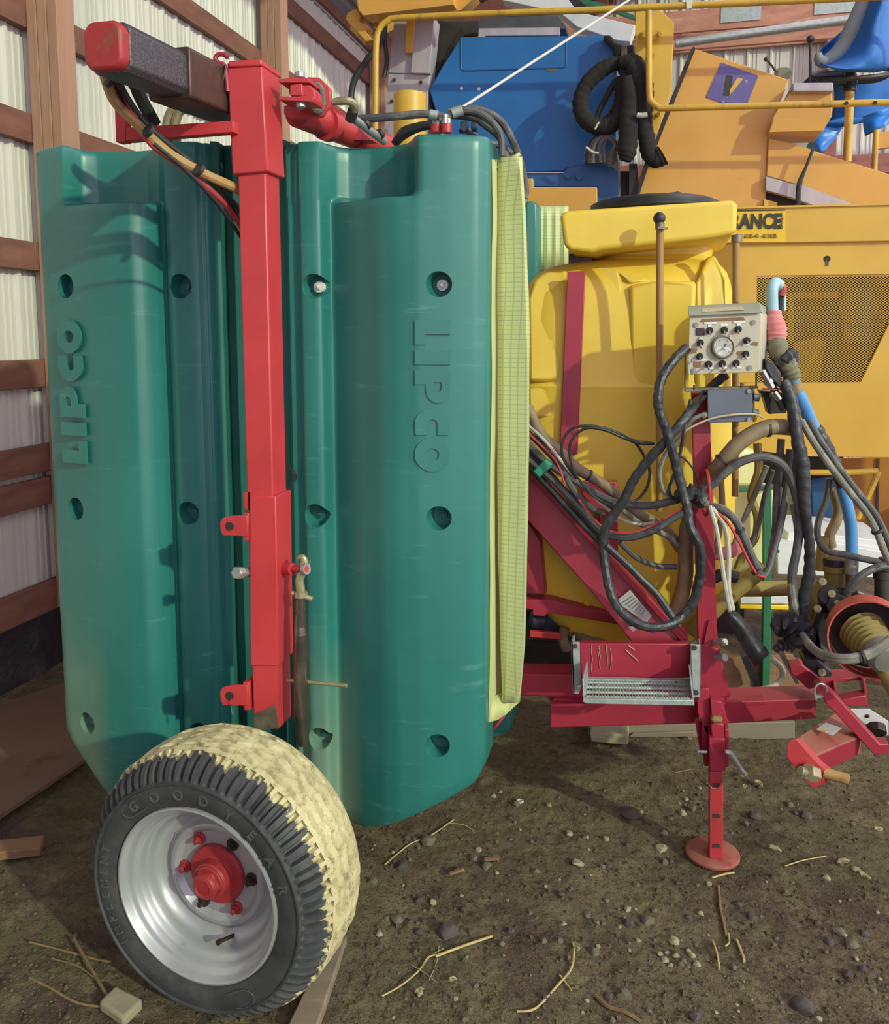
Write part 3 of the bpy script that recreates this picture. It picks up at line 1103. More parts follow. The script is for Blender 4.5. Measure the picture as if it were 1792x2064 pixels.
part('pin_washer', MB().cyl(P(613, 1147, YP - .012), P(619, 1147, YP - .018), .015, 16).cyl(P(624, 1138, YP - .03), P(625, 1130, YP - .03), .0015, 6), 'zinc')

# hinge bracket at the top right of the post
mb = MB().plate(Z2([(405, 205), (500, 193), (560, 195), (578, 215), (575, 222), (415, 222)]), YP + .01, .07)
mb.plate(Z2([(412, 292), (520, 292), (560, 285), (598, 300), (590, 322), (415, 312)]), YP + .01, .07)
part('hinge_bracket', mb, 'red', bev=.002)
part('hinge_block', MB().plate(Z2([(470, 232), (535, 225), (537, 290), (472, 290)]), YP + .01, .06).plate(Z2([(540, 226), (572, 232), (600, 262), (600, 305), (575, 318), (540, 285)]), YP + .02, .05), 'red', bev=.003)
part('hinge_bolt', MB().cyl(P(604, 146, YP + .04), P(605, 158, YP + .04), .014, 8), 'zinc', bev=.002)
part('hinge_bolt', MB().cyl(P(605, 202, YP + .03), P(607, 218, YP + .03), .014, 8), 'zinc', bev=.002)
part('lug_plate', MB().plate(Z2([(560, 192), (622, 195), (680, 250), (682, 330), (640, 395), (470, 412), (440, 385), (440, 340), (560, 320), (600, 300)]), YP + .13, .014), 'red', label='red lug plate with chamfered corners', bev=.002)
mb = MB()
c = P(638, 198, YP + .115)
mb.tube([c + V((0, 0, 1)) * math.cos(a) * .034 + MX * math.sin(a) * .013 + E * math.sin(a) * .012 for a in [2 * math.pi * i / 14 for i in range(14)]], .010, 8, 2, closed=True)
part('pivot_ring', mb, 'bare', label='worn steel pivot ring')
part('lift_cylinder', MB().cyl(P(600, 226, YP + .2), P(775, 296, YP + .62), .042, 20).cyl(P(655, 250, YP + .3), P(665, 254, YP + .325), .046, 20).cyl(P(715, 270, YP + .45), P(722, 274, YP + .47), .045, 20), 'red', label='red lift cylinder')
part('lift_arm', MB().plate(Z2([(440, 400), (690, 335), (760, 385), (900, 520), (730, 520)]), YP + .4, .05), 'crimson', bev=.003)
part('hydraulic_pipe', MB().cyl(P(712, 239, YP + .2), P(775, 285, YP + .32), .0115, 12), 'zinc')
part('pipe_elbow', MB().tube([P(668, 206, YP + .15), P(684, 204, YP + .15), P(704, 204, YP + .15), P(714, 214, YP + .17), P(712, 230, YP + .19), P(708, 240, YP + .2)], [.008, .011, .011, .012, .012, .013], 10), 'brass')
for q in ((712, 222, .18, 706, 242, .2), (736, 254, .24, 740, 250, .245), (762, 274, .29, 766, 270, .3)):
    part('pipe_nut', MB().cyl(P(q[0], q[1], YP + q[2]), P(q[3], q[4], YP + q[5]), .016, 8), 'black')

# telescopic boom crossing behind the post head
c0 = P(222, 98, 1.78)
def sq(c, w, h, ch):
    up = V((0, 0, 1))
    return [c + MX * x * w / 2 + up * z * h / 2 for x, z in ((-1 + ch, -1), (1 - ch, -1), (1, -1 + ch), (1, 1 - ch), (1 - ch, 1), (-1 + ch, 1), (-1, 1 - ch), (-1, -1 + ch))]
BD = (P(470, 205, 2.42) - P(222, 98, 1.78)).normalized()
part('boom', MB().prism(sq(c0, .094, .098, .28), BD * .42), 'grain_black', label='grained black telescopic boom', bev=.003)
part('boom_cap', MB().prism(sq(c0 - BD * .03, .088, .094, .34), BD * .055), 'red_worn', label='chipped red boom end cap', bev=.008)
c1 = c0 + BD * .26
part('boom_sleeve', MB().prism(sq(c1, .112, .116, .1), BD * .62), 'rust_dark', label='dark rusty outer boom tube', bev=.004)
mb = MB().plate([(230, 200), (250, 196), (252, 285), (233, 287)], 2.2, .03)
mb.plate([(253, 257), (470, 243), (470, 266), (253, 284)], 2.2, .03)
part('hose_guard', mb, 'red', label='red hose guard bar', bev=.002)
# hoses coming down from the boom
for nm, pts, r, m, lb in (
    ('tan_hose', [(210, 140), (213, 158), (232, 205), (278, 252), (338, 307), (405, 347), (470, 377), (512, 402)], .0125, 'hose_t', 'tan spray hose'),
    ('black_hose', [(222, 155), (240, 195), (285, 245), (350, 305), (420, 360), (490, 430)], .0085, 'black', None),
    ('black_hose', [(240, 165), (262, 205), (300, 255), (370, 315), (440, 375), (492, 460)], .007, 'tape', None),
    ('red_hose', [(238, 160), (262, 215), (300, 285), (350, 325), (415, 375), (460, 420), (495, 470)], .0075, 'hose_r', 'red spray hose'),
    ('black_hose', [(310, 290), (365, 335), (420, 390), (460, 440), (500, 500)], .005, 'black', None)):
    part(nm, MB().tube([P(a, b, 2.02 + .34 * (i / (len(pts) - 1)) ** 1.6 + (.02 if 'red' in nm else -.035 if 'tan' in nm else 0) + r) for i, (a, b) in enumerate(pts)], r, 10), m, label=lb)
for a, b in (((205, 165), (240, 158)), ((286, 268), (314, 258)), ((392, 352), (410, 332))):
    q = (P(a[0], a[1], 2.0 + .17 * (a[0] - 200) / 200), P(b[0], b[1], 2.0 + .17 * (a[0] - 200) / 200))
    c = (q[0] + q[1]) / 2
    d = (P(470, 378, 2.3) - P(207, 140, 2.02)).normalized()
    part('cable_tie', MB().cyl(c - d * .005, c + d * .005, .0185, 14), 'black')
part('boom_hose', MB().tube([P(268, 160, 2.3), P(285, 200, 2.35), P(312, 250, 2.4)], .018, 8), 'sleeve', label='black sleeved hose under the boom')
for dx in (0, 17):
    part('boom_hose', MB().tube([P(340 + dx, 295, 2.62), P(336 + dx, 255, 2.6), P(345 + dx, 225, 2.6), P(365 + dx, 215, 2.6)], .014, 8), 'hose_b')
# fittings on top of the right panel
part('top_hose', MB().tube([P(722, 240, 2.52), P(780, 236, 2.5), P(850, 230, 2.5), P(880, 232, 2.5), P(895, 236, 2.5)], .0115, 10), 'hose')
for i, (mid, end) in enumerate((((985, 240), (1012, 315)), ((1000, 235), (1032, 330)), ((975, 250), (1022, 320)))):
    y_ = 2.5 + i * .02
    pts = [(905, 232), (930, 222 + i * 6), (960, 226 + i * 7), mid, ((mid[0] + end[0]) / 2 + 10, (mid[1] + end[1]) / 2 - 6), end]
    if i == 1:
        pts = [(905, 226), (932, 219), (970, 222), (1010, 245), (1036, 290), (1050, 330), (1060, 375), (1058, 400)]
    part('top_hose', MB().tube([P(a, b, y_ + (.2 if i == 1 and k > 4 else 0)) for k, (a, b) in enumerate(pts)], .0105, 10), 'hose')
part('hose_clamp', MB().cyl(P(911, 229, 2.5), P(932, 222, 2.5), .0145, 14), 'galv')
part('hose_clamp', MB().cyl(P(866, 230, 2.5), P(882, 233, 2.5), .0135, 14), 'galv')
part('nozzle_tee', MB().cyl(P(897, 232, 2.5), P(897, 250, 2.5), .011, 10).cyl(P(885, 238, 2.5), P(909, 233, 2.5), .009, 10), 'zinc')
part('red_nozzle_body', MB().cyl(P(880, 268, 2.52), P(880, 252, 2.52), .018, 12).cyl(P(900, 268, 2.5), P(900, 250, 2.5), .016, 12), 'red', label='red nozzle body')
part('nozzle_cap', MB().cyl(P(882, 252, 2.52), P(882, 244, 2.52), .016, 12).cyl(P(903, 252, 2.5), P(903, 240, 2.5), .010, 12), 'zinc')
part('shutoff_valve', MB().box(P(936, 257, 2.52), .024, .03, .026).cyl(P(950, 256, 2.5), P(962, 256, 2.5), .014, 12).cyl(P(935, 268, 2.52), P(935, 260, 2.52), .015, 10), 'navy', bev=.003)
part('black_hose', MB().tube([P(795, 290, 2.62), P(815, 268, 2.6), P(845, 256, 2.58), P(880, 250, 2.55)], [.012, .018, .014, .012], 10), 'tape')
part('black_hose', MB().tube([P(940, 262, 2.6), P(975, 285, 2.6), P(1012, 296, 2.62), P(1040, 320, 2.62)], .01, 10), 'hose')

# ------------------------------------------------------------------ wheel
AX = math.radians(19)
WC = P(397, 1803, 1.92)
_o = V((-math.sin(AX), -math.cos(AX), 0))
WM = frame(WC, V((math.cos(AX), -math.sin(AX), 0)), V((0, 0, 1)))
tyre_prof = [(.219, -.012), (.224, .002), (.232, .008), (.242, .013), (.256, .018), (.27, .02), (.285, .017), (.288, .021), (.292, .021), (.2925, .012), (.300, .009), (.308, .004), (.316, -.002), (.323, -.009), (.329, -.017), (.334, -.026), (.339, -.036), (.343, -.048),
             (.3455, -.06), (.347, -.072), (.3475, -.084), (.348, -.096), (.3485, -.108), (.3485, -.12), (.3485, -.132), (.3485, -.144), (.348, -.156), (.3475, -.168), (.346, -.18), (.344, -.192), (.340, -.205), (.334, -.22), (.322, -.235), (.30, -.248), (.27, -.255), (.235, -.25), (.219, -.235)]
fine = []
for i in range(len(tyre_prof) - 1):
    a, b = tyre_prof[i], tyre_prof[i + 1]
    n = 5 if -.21 < a[1] < -.04 else (2 if a[0] > .29 else 1)
    fine += [(a[0] + (b[0] - a[0]) * k / n, a[1] + (b[1] - a[1]) * k / n) for k in range(n)]
fine.append(tyre_prof[-1])
N = 420
rows = []
for r, z in fine:
    row = []
    for k in range(N):
        a = 2 * math.pi * k / N
        rr, zz = r, z
        if .293 < r < .345 and z > -.05:          # radial lugs of the shoulder
            g = math.sin(a * 74)
            dep = .011 * sm(r, .293, .302)
            if g < -.25:
                rr -= dep * .8
                zz -= dep
            zz += noise.noise(V((a * 20, r * 30, 1))) * .002
        if z <= -.046 and z > -.205:              # zigzag grooves of the tread
            zig = .006 * (abs(((a * 31 / math.pi) % 2) - 1) * 2 - 1)
            for gz in (-.075, -.112, -.15, -.187):
                dd = abs(z - gz - zig)
                if dd < .0065:
                    rr -= .015 * (1 - dd / .0065) ** .4
            lump = noise.noise(V((math.cos(a) * 9, math.sin(a) * 9, z * 26))) * .005 + noise.noise(V((math.cos(a) * 30, math.sin(a) * 30, z * 80))) * .0018
            rr += lump + .002
        row.append(V((rr * math.cos(a), rr * math.sin(a), zz)))
    rows.append(row)
wheel = bpy.data.objects.new('wheel', None)
COL.objects.link(wheel)
wheel.location = WC
put(wheel, SP, 'silver steel wheel with mud caked tyre')
mb = MB().grid(rows, close_u=True)
ty = mb.build('tyre', M['tyre'], None, angle=50, nobound=True)
ty.matrix_world = WM
WORLDM[ty.name] = WM
ty.parent = wheel
ty.matrix_parent_inverse = WORLDM[wheel.name].inverted()
ty['label'] = 'black implement tyre caked with pale dried mud'


def wpart(name, mb, mat, label=None, **k):
    mb.v = [WM @ p for p in mb.v]
    return mb.build(name, M[mat], wheel, label, **k)


rim = [(.224, -.004), (.2275, .006), (.2255, .012), (.221, .013), (.217, .008), (.214, -.004), (.2095, -.010), (.204, -.012), (.199, -.018), (.196, -.028), (.192, -.036), (.186, -.04), (.1805, -.048), (.178, -.062), (.172, -.078), (.160, -.088), (.148, -.092), (.140, -.088), (.136, -.080), (.130, -.077), (.122, -.078), (.116, -.086), (.110, -.092), (.04, -.094), (.04, -.11), (.17, -.125), (.222, -.20), (.224, -.24), (.21, -.24), (.16, -.15), (.15, -.15)]
wpart('rim', MB().lathe(rim[:25], 96, cap=False), 'rim', angle=40)
wpart('rim_back', MB().lathe([(.213, -.02), (.196, -.06), (.19, -.14), (.222, -.21), (.219, -.245)], 64, cap=False), 'rim', angle=40)
# raised weld seam between disc and well
wpart('weld_seam', MB().tube([V((.149 * math.cos(a), .149 * math.sin(a), -.0905)) for a in [2 * math.pi * i / 8 + .2 for i in range(8)]], .0022, 6, 1, closed=True), 'rim')
wpart('hub_flange', MB().lathe([(.077, -.094), (.078, -.084), (.074, -.078), (.05, -.076), (.046, -.07)], 40), 'hub', bev=.001)
wpart('hub', MB().lathe([(.049, -.08), (.0475, -.062), (.0465, -.052), (.043, -.049), (.043, -.044), (.041, -.042)], 32).lathe([(.039, -.045), (.039, -.037), (.037, -.035)], 6), 'hub', bev=.0015)
wpart('hub_cap', MB().lathe([(.034, -.038), (.034, -.030), (.030, -.024), (.022, -.021), (.020, -.023), (.0, -.023)], 28), 'hub')
for i in range(6):
    a = math.radians(62 + 60 * i)
    c = V((math.cos(a), math.sin(a), 0)) * .098
    wpart('wheel_bolt', MB().cyl(c + V((0, 0, -.096)), c + V((0, 0, -.086)), .0165, 20).cyl(c + V((0, 0, -.088)), c + V((0, 0, -.078)), .0105, 6).cyl(c + V((0, 0, -.08)), c + V((0, 0, -.068)), .007, 12), 'hub' if i in (1, 2, 4) else 'bolt_dark', bev=.001)
a = math.radians(-75)
c = V((math.cos(a), math.sin(a), 0)) * .166
wpart('valve_stem', MB().cyl(c + V((0, 0, -.09)), c + V((-.012, .012, -.045)), .005, 8).cyl(c + V((-.012, .012, -.045)), c + V((-.014, .014, -.036)), .007, 8), 'bolt_dark')


def arc_word(word, a_start, a_end, radius, size, flip=False):
    n = len(word)
    for i, ch in enumerate(word):
        mb = MB()
        a = math.radians(a_start + (a_end - a_start) * i / (n - 1))
        vs, fs = lettering(ch, size, .0016, size * .015)
        R = Matrix.Rotation(a - math.pi / 2, 4, 'Z')
        T = Matrix.Translation(V((math.cos(a) * radius, math.sin(a) * radius, .0195)))
        mb.add([T @ R @ v for v in vs], fs)
        wpart('sidewall_letter', mb, 'rubber_letter', flatsh=True)


arc_word('GOODYEAR', 128, 18, .262, .036)
arc_word('IMPLEMENT', 218, 163, .262, .030)
q = MB().tube([V((.263 * math.cos(math.radians(d)), .263 * math.sin(math.radians(d)), .019)) + V((math.cos(math.radians(d)), math.sin(math.radians(d)), 0)) * o for d, o in ((120, .018), (126, .021), (134, .016), (137, 0), (134, -.016), (126, -.021), (120, -.018))], .0014, 5)
q.tube([V((.263 * math.cos(math.radians(d)), .263 * math.sin(math.radians(d)), .019)) + V((math.cos(math.radians(d)), math.sin(math.radians(d)), 0)) * o for d, o in ((-66, .018), (-60, .021), (-54, .016), (-52, 0), (-55, -.016), (-60, -.021), (-68, -.018))], .0014, 5)
wpart('sidewall_badge', q, 'rubber_letter')
part('axle', MB().cyl(WC - _o * .08, WC - _o * .5, .04, 16), 'crimson')

# ------------------------------------------------------------------ yellow tank
def superellipse(x0, x1, y0, y1, n=5.0, m=48):
    cx, cy, a, b = (x0 + x1) / 2, (y0 + y1) / 2, (x1 - x0) / 2, (y1 - y0) / 2
    out = []
    for k in range(m):
        t = 2 * math.pi * k / m
        c, s = math.cos(t), math.sin(t)
        out.append((cx + a * math.copysign(abs(c) ** (2 / n), c), cy + b * math.copysign(abs(s) ** (2 / n), s)))
    return out


YT = 2.86
secs = [(1262, 1230, 1330, .10), (1256, 1190, 1370, .05), (1238, 1140, 1410, .02), (1205, 1104, 1440, .005), (1160, 1070, 1458, 0), (1100, 1052, 1466, 0), (1000, 1045, 1470, 0), (900, 1042, 1474, 0), (800, 1042, 1476, 0), (770, 1040, 1478, -.005), (762, 1044, 1476, .003), (700, 1046, 1474, .004), (640, 1050, 1470, .008), (600, 1060, 1466, .015), (575, 1072, 1462, .03), (556, 1090, 1456, .05), (544, 1112, 1448, .075), (536, 1150, 1440, .10), (532, 1190, 1432, .13), (522, 1206, 1428, .145), (500, 1208, 1432, .14), (470, 1208, 1436, .13)]
rows = []
for py, l, r, dy in secs:
    p, q = P(l, py, YT + .3), P(r, py, YT + .3)
    rows.append([V((x + .25 * (y - YT - .3), y + -.06 * (x - .3), p.z)) for x, y in superellipse(p.x, q.x, YT + dy, YT + .68, 4.2)])
mb = MB().grid(rows, close_u=True)
mb.f.append(list(range(48)))
mb.m.append(0)
tank = part('tank', mb, 'tank', label='yellow plastic spray tank', angle=30)


def yt(px, py=800):
    return YT + .012 - .06 * (P(px, py, YT).x - .3)


def rib(pts, proud, thick=.05, bev=.008):
    part('tank_rib', MB().plate([(a, b, yt(a) - proud) for a, b in pts], None, thick), 'tank', tank, bev=bev)


rib([(1066, 782), (1128, 782), (1128, 842), (1066, 842)], .006)
rib([(1170, 786), (1264, 788), (1264, 840), (1170, 840)], .006)
rib([(1170, 906), (1262, 908), (1262, 968), (1168, 968)], .006)
# tapered raised shoulder with its flat top, right of the strap
part('tank_shoulder', MB().plate([(1268, 574, yt(1268) - .02), (1320, 567, yt(1320) - .02), (1340, 567, yt(1340) - .03), (1404, 566, yt(1404) - .03), (1396, 800, yt(1396) - .01), (1380, 1120, yt(1380)), (1280, 1120, yt(1280)), (1270, 760, yt(1270) - .012)], None, .10), 'tank', tank, bev=.014)
part('tank_shoulder', MB().plate([(1404, 566, yt(1404) - .028), (1424, 520, yt(1424) + .06), (1440, 510, yt(1440) + .08), (1464, 560, yt(1464) + .01), (1474, 640, yt(1474) - .005), (1474, 790, yt(1474) - .0), (1400, 800, yt(1400) - .015)], None, .12), 'tank', tank, bev=.02, seg=3)
part('tank_shoulder', MB().plate([(1184, 548, yt(1184) + .03), (1206, 534, yt(1206) + .05), (1250, 540, yt(1250) + .04), (1318, 566, yt(1318) + .01), (1268, 572, yt(1268) - .004), (1252, 560, yt(1252)), (1262, 640, yt(1262) - .006), (1268, 780, yt(1268) - .006), (1176, 775, yt(1176) - .01), (1180, 640, yt(1180) - .008)], None, .08), 'tank', tank, bev=.014)
part('tank_shoulder', MB().plate([(1066, 600, yt(1066) - .004), (1078, 562, yt(1078) + .02), (1104, 544, yt(1104) + .04), (1142, 543, yt(1142) + .03), (1138, 640, yt(1138) - .01), (1130, 772, yt(1130) - .01), (1064, 770, yt(1064) - .008)], None, .08), 'tank', tank, bev=.014)
rim_pts = [(1129, 436), (1134, 428), (1145, 424), (1474, 403), (1484, 405), (1487, 414), (1485, 462), (1480, 471), (1440, 480), (1215, 503), (1196, 510), (1150, 506), (1136, 494)]
mb = MB().plate([(a, b, 2.80 - .06 * (P(a, b, 2.8).x - .3)) for a, b in rim_pts], None, .55)
part('tank_rim', mb, 'tank_rim', label='wide yellow filler rim of the tank', bev=.02, seg=4)
lidc = P(1318, 421, 3.05)
mb = MB()
mb.lathe([(.215, -.03), (.222, 0.0), (.222, .012), (.20, .022), (.03, .026)], 40, Matrix.Translation(lidc))
mb.tube([lidc + V((.226 * math.cos(a), .226 * math.sin(a), -.012)) for a in [2 * math.pi * i / 16 for i in range(16)]], .006, 8, 3, closed=True)
part('tank_lid', mb, 'lidblack', label='black round tank lid')
part('lid_handle', MB().plate([(1288, 402), (1290, 393), (1330, 391), (1368, 385), (1374, 388), (1374, 396), (1330, 400)], 2.95, .07), 'lidblack', bev=.004)
# strap and sight tubes
part('tank_strap', MB().plate([(1144, 548, yt(1144) - .03), (1180, 546, yt(1180) - .03), (1164, 915, yt(1164) - .03), (1128, 920, yt(1128) - .03)], None, .012), 'crimson', label='flat crimson tank strap', bev=.002)
part('strap_hook', MB().plate([(1146, 512), (1196, 508), (1192, 546), (1146, 550)], 2.98, .06), 'rust_dark', bev=.003)
part('sight_tube', MB().cyl(P(1330, 448, 2.70), P(1329, 1030, 2.70), .0118, 14), 'tube_amber', label='dirty level sight tube with black ball top')
part('sight_tube', MB().cyl(P(1484, 480, 2.76), P(1482, 1000, 2.76), .0115, 14), 'tube_amber')
part('tube_ball', MB().ball(P(1329, 440, 2.70), .0195, 16), 'black')
part('tube_clip', MB().cyl(P(1330, 449, 2.70), P(1330, 462, 2.70), .015, 12).plate([(1326, 457), (1346, 457), (1346, 461), (1326, 462)], 2.67, .02), 'bare')
part('tube_cap', MB().cyl(P(1485, 474, 2.76), P(1485, 488, 2.76), .017, 12), 'bare')

# ------------------------------------------------------------------ frame
YF = 2.66
part('diagonal_brace', MB().plate([(1064, 952, 2.78), (1080, 955, 2.78), (1180, 1075, 2.72), (1384, 1298, 2.60), (1276, 1298, 2.62), (1196, 1198, 2.67), (1060, 1045, 2.78)], None, .09), 'crimson', label='wide crimson diagonal brace', bev=.004)
part('brace_flange', MB().plate([(1064, 945, 2.755), (1384, 1285, 2.585), (1388, 1300, 2.585), (1380, 1300, 2.585), (1064, 958, 2.755)], None, .11), 'crimson', bev=.002)
part('frame_upright', MB().plate([(1063, 1050), (1090, 1090), (1100, 1198), (1060, 1198)], 2.82, .05), 'crimson', bev=.004)
part('frame_upright', MB().plate(ZA([(300, 455), (483, 455), (490, 790), (400, 760), (400, 620), (320, 520)]), 2.79, .03), 'crimson', bev=.003)
part('cross_beam', MB().plate(ZB([(45, 68), (150, 68), (420, 130), (500, 165), (500, 190), (150, 130), (140, 150), (80, 145), (80, 118), (40, 110)]), 2.80, .06), 'crimson', bev=.003)
part('lower_beam', MB().plate(ZB([(10, 425), (280, 430), (330, 480), (330, 560), (160, 555), (150, 535), (10, 530)]), 2.72, .1), 'crimson', bev=.004)
part('main_beam', MB().plate(ZB([(165, 572), (880, 560), (880, 664), (162, 685)]), YF, .12), 'crimson', label='crimson main beam of the frame', bev=.004)
part('main_beam', MB().plate([(q[0], q[1], 2.66 + .10 * (q[0] - 1460) / 190) for q in ZB([(960, 560), (1445, 545), (1445, 642), (960, 668)])], None, .12).plate([(q[0], q[1], YF + .02) for q in ZB([(1000, 560), (1200, 552), (1200, 575), (1000, 585)])], None, .05), 'crimson', label='drawbar side of the main beam', bev=.004)
part('bracket_plate', MB().plate([(1428, 1252), (1440, 1252), (1470, 1405), (1478, 1412), (1440, 1432), (1424, 1390), (1412, 1330)], 2.60, .012), 'crimson', bev=.001)
part('mast', MB().plate([(1394, 792), (1430, 790), (1450, 1410), (1410, 1410)], 2.61, .07), 'crimson', label='slim crimson mast post', bev=.003)
part('mast_gusset', MB().plate([(1413, 1298), (1448, 1308), (1474, 1405), (1410, 1400)], 2.595, .014), 'crimson', bev=.002)
for yy in (1294, 1325):
    part('mast_bolt', MB().cyl(P(1440, yy, 2.60), P(1456, yy, 2.57), .010, 8).cyl(P(1452, yy, 2.58), P(1462, yy, 2.56), .013, 6), 'zinc', bev=.001)
# step
part('step_panel', MB().plate(ZB([(304, 278), (838, 280), (838, 445), (314, 448)]), 2.55, .03), 'crimson', label='red step back plate with dried drips', bev=.003)
dr = MB()
for x, y0, y1 in ((365, 284, 425), (405, 284, 400), (438, 284, 395), (455, 300, 405), (400, 284, 340)):
    pts = [(x + random.uniform(-5, 5), y0 + (y1 - y0) * k / 4) for k in range(5)]
    dr.tube([P(a, b, 2.548) for a, b in ZB(pts)], .0022, 5, 3, flat=.5)
for a, b in (((528, 312), (585, 362)), ((540, 288), (572, 312))):
    dr.tube([P(q[0], q[1], 2.548) for q in ZB([a, b])], .004, 5, 2, flat=.4)
part('dried_drips', dr, 'glue_l', label='pale dried drips', kind='stuff')
sb1 = part('step_bracket', MB().plate(ZB([(264, 275), (305, 275), (310, 500), (300, 524), (274, 520)]), 2.53, .012).plate(ZB([(264, 275), (274, 275), (284, 520), (274, 520)]), 2.53, .07), 'galv', label='galvanised step side bracket', bev=.0015)
sb2 = part('step_bracket', MB().plate(ZB([(838, 283), (887, 287), (887, 538), (852, 540)]), 2.50, .008).plate(ZB([(880, 287), (887, 287), (887, 538), (880, 538)]), 2.50, .06), 'galv', label='galvanised step side bracket', bev=.0015)
for q, o in (((285, 292), sb1), ((858, 300), sb2), ((866, 515), sb2)):
    a = ZB([q])[0]
    part('bracket_bolt', MB().cyl(P(a[0], a[1], 2.485 if o is sb2 else 2.515), P(a[0], a[1], 2.53), .008, 6), 'bolt_dark', o)
tread = part('step_tread', MB().plate(ZB([(322, 545), (852, 552), (856, 578), (340, 568), (322, 560)]), 2.36, .012).plate(ZB([(318, 448), (838, 460), (845, 470), (320, 460)]), 2.52, .02).plate(ZB([(318, 448), (326, 448), (330, 562), (322, 558)]), 2.38, .14).plate(ZB([(836, 462), (844, 462), (858, 574), (850, 574)]), 2.38, .14), 'galv', label='galvanised serrated step tread', bev=.0015)
for k, (y0, yd) in enumerate(((470, 2.52), (492, 2.48), (516, 2.44), (540, 2.39))):
    bar = MB().tube([P(a, b, yd) for a, b in ZB([(334, y0 - 4), (580, y0), (838, y0 + 6)])], .0056, 8)
    for i in range(34):
        a = ZB([(340 + i * 14.6, y0 - 5 + 10 * i / 34)])[0]
        bar.box(P(a[0], a[1], yd - .002), .0035, .006, .0122)
    part('tread_bar', bar, 'galv', tread)
for x in (395, 515, 640, 765):
    a = ZB([(x, 466)])[0]
    part('tread_hole', MB().cyl(P(a[0], a[1], 2.519), P(a[0], a[1], 2.53), .0055, 12), 'dark', tread)
# jack
part('jack_plate', MB().plate(ZJ([(290, 505), (352, 508), (378, 745), (372, 905), (345, 905), (300, 790), (262, 700), (262, 600)]), 2.57, .02).plate(ZJ([(240, 760), (292, 770), (300, 1010), (282, 1010)]), 2.60, .02), 'crimson', bev=.002)
part('jack_mount', MB().plate(ZJ([(365, 600), (455, 615), (500, 750), (505, 790), (380, 790)]), 2.55, .06).plate(ZJ([(296, 800), (350, 805), (350, 1130), (318, 1130), (300, 1020)]), 2.57, .05), 'crimson', bev=.002)
part('mud_lump', MB().plate(ZJ([(364, 745), (400, 738), (462, 745), (470, 790), (430, 795), (372, 790)]), 2.535, .05), 'bellows', label='lump of yellow mud', bev=.01)
part('jack_tube', MB().plate(ZJ([(368, 800), (400, 785), (455, 790), (475, 805), (478, 900), (378, 900)]), 2.53, .06).plate(ZJ([(480, 830), (515, 835), (512, 1135), (485, 1140)]), 2.56, .05), 'crimson', bev=.003)
part('jack_sleeve', MB().plate(ZJ([(355, 905), (482, 908), (488, 1172), (358, 1172)]), 2.515, .085), 'crimson', label='outer sleeve of the parking jack', bev=.003)
part('jack_leg', MB().plate(ZJ([(358, 1172), (470, 1172), (466, 1870), (356, 1870)]), 2.525, .06), 'red_worn', label='square leg of the parking jack', bev=.003)
jc = G(1443, 1734, .012)
JF = P(1437, 1715, 2.56)
mb = MB().lathe([(.082, -.006), (.0855, 0), (.0855, .006), (.08, .010), (.03, .014)], 40, Matrix.Translation(V((jc.x, 2.57, floor_z(jc.x, 2.57) + .008))))
part('jack_foot', mb, 'red_dusty', label='round jack foot plate dusted with dirt', bev=.001)
for yy in (1290, 1535, 1775):
    a, b = ZJ([(395, yy), (440, yy)])
    part('leg_hole', MB().plate(ZJ([(385, yy - 22), (435, yy - 22), (445, yy), (435, yy + 10), (385, yy + 10)]), 2.523, .004), 'dark')
part('jack_pin', MB().tube([P(a, b, 2.49) for a, b in ZJ([(480, 1012), (520, 1025), (560, 1075), (600, 1140), (640, 1190)])], [.007, .009, .009, .008, .008], 8).cyl(P(1405, 1515, 2.53), P(1425, 1515, 2.53), .006, 8), 'zinc', label='bent steel jack pin')
part('pin_wire', MB().tube([P(a, b, 2.50) for a, b in ZJ([(285, 1010), (300, 1120), (330, 1240), (385, 1305), (440, 1285), (455, 1200)])], .0012, 5).tube([P(a, b, 2.52) for a, b in ZJ([(415, 1320), (470, 1240), (570, 1165)])], .0012, 5), 'bare')
# hitch arm and stand bar at the right
part('hitch_arm', MB().plate([(1617, 1488, 2.36), (1690, 1437, 2.62), (1700, 1432, 2.64), (1737, 1470, 2.56), (1735, 1500, 2.56), (1655, 1535, 2.38), (1612, 1520, 2.36)], None, .06, V((0, 0, -.03))), 'red_worn', label='worn red hitch arm', bev=.004)
part('hitch_arm_top', MB().plate([(1600, 1492, 2.33), (1685, 1436, 2.56), (1714, 1466, 2.50), (1738, 1482, 2.45), (1646, 1522, 2.30)], None, .02, V((0, .003, -.010))), 'red_dusty', label='dusty top of the hitch arm', bev=.002)
part('hitch_arm', MB().plate([(1600, 1494, 2.332), (1685, 1438, 2.562), (1714, 1468, 2.502), (1738, 1484, 2.452), (1646, 1524, 2.302)], None, .02, V((0, .02, -.073))), 'crimson', bev=.003)
part('hitch_label', MB().plate([(1645, 1470, 2.405), (1664, 1456, 2.44), (1697, 1467, 2.40), (1678, 1482, 2.365)], None, .002, V((0, 0, -.001))), 'paper', label='worn pale sticker')
part('hitch_label', MB().plate([(1650, 1470, 2.404), (1662, 1461, 2.434), (1674, 1467, 2.41), (1664, 1476, 2.38)], None, .002, V((0, -.0006, -.001))), 'sticker_y', label='yellow half of the sticker')
part('hitch_plate', MB().plate(ZP([(125, 1630), (130, 1480), (200, 1450), (415, 1690), (485, 1740), (485, 1810), (440, 1890), (370, 1920), (290, 1850)]), 2.29, .022, V((.022, .012, 0))), 'red_worn', label='chamfered red hitch end plate', bev=.002)
part('hitch_pin', MB().cyl(P(1660, 1557, 2.30), P(1712, 1572, 2.27), .0155, 18), 'hose_t', label='rusty hitch pin')
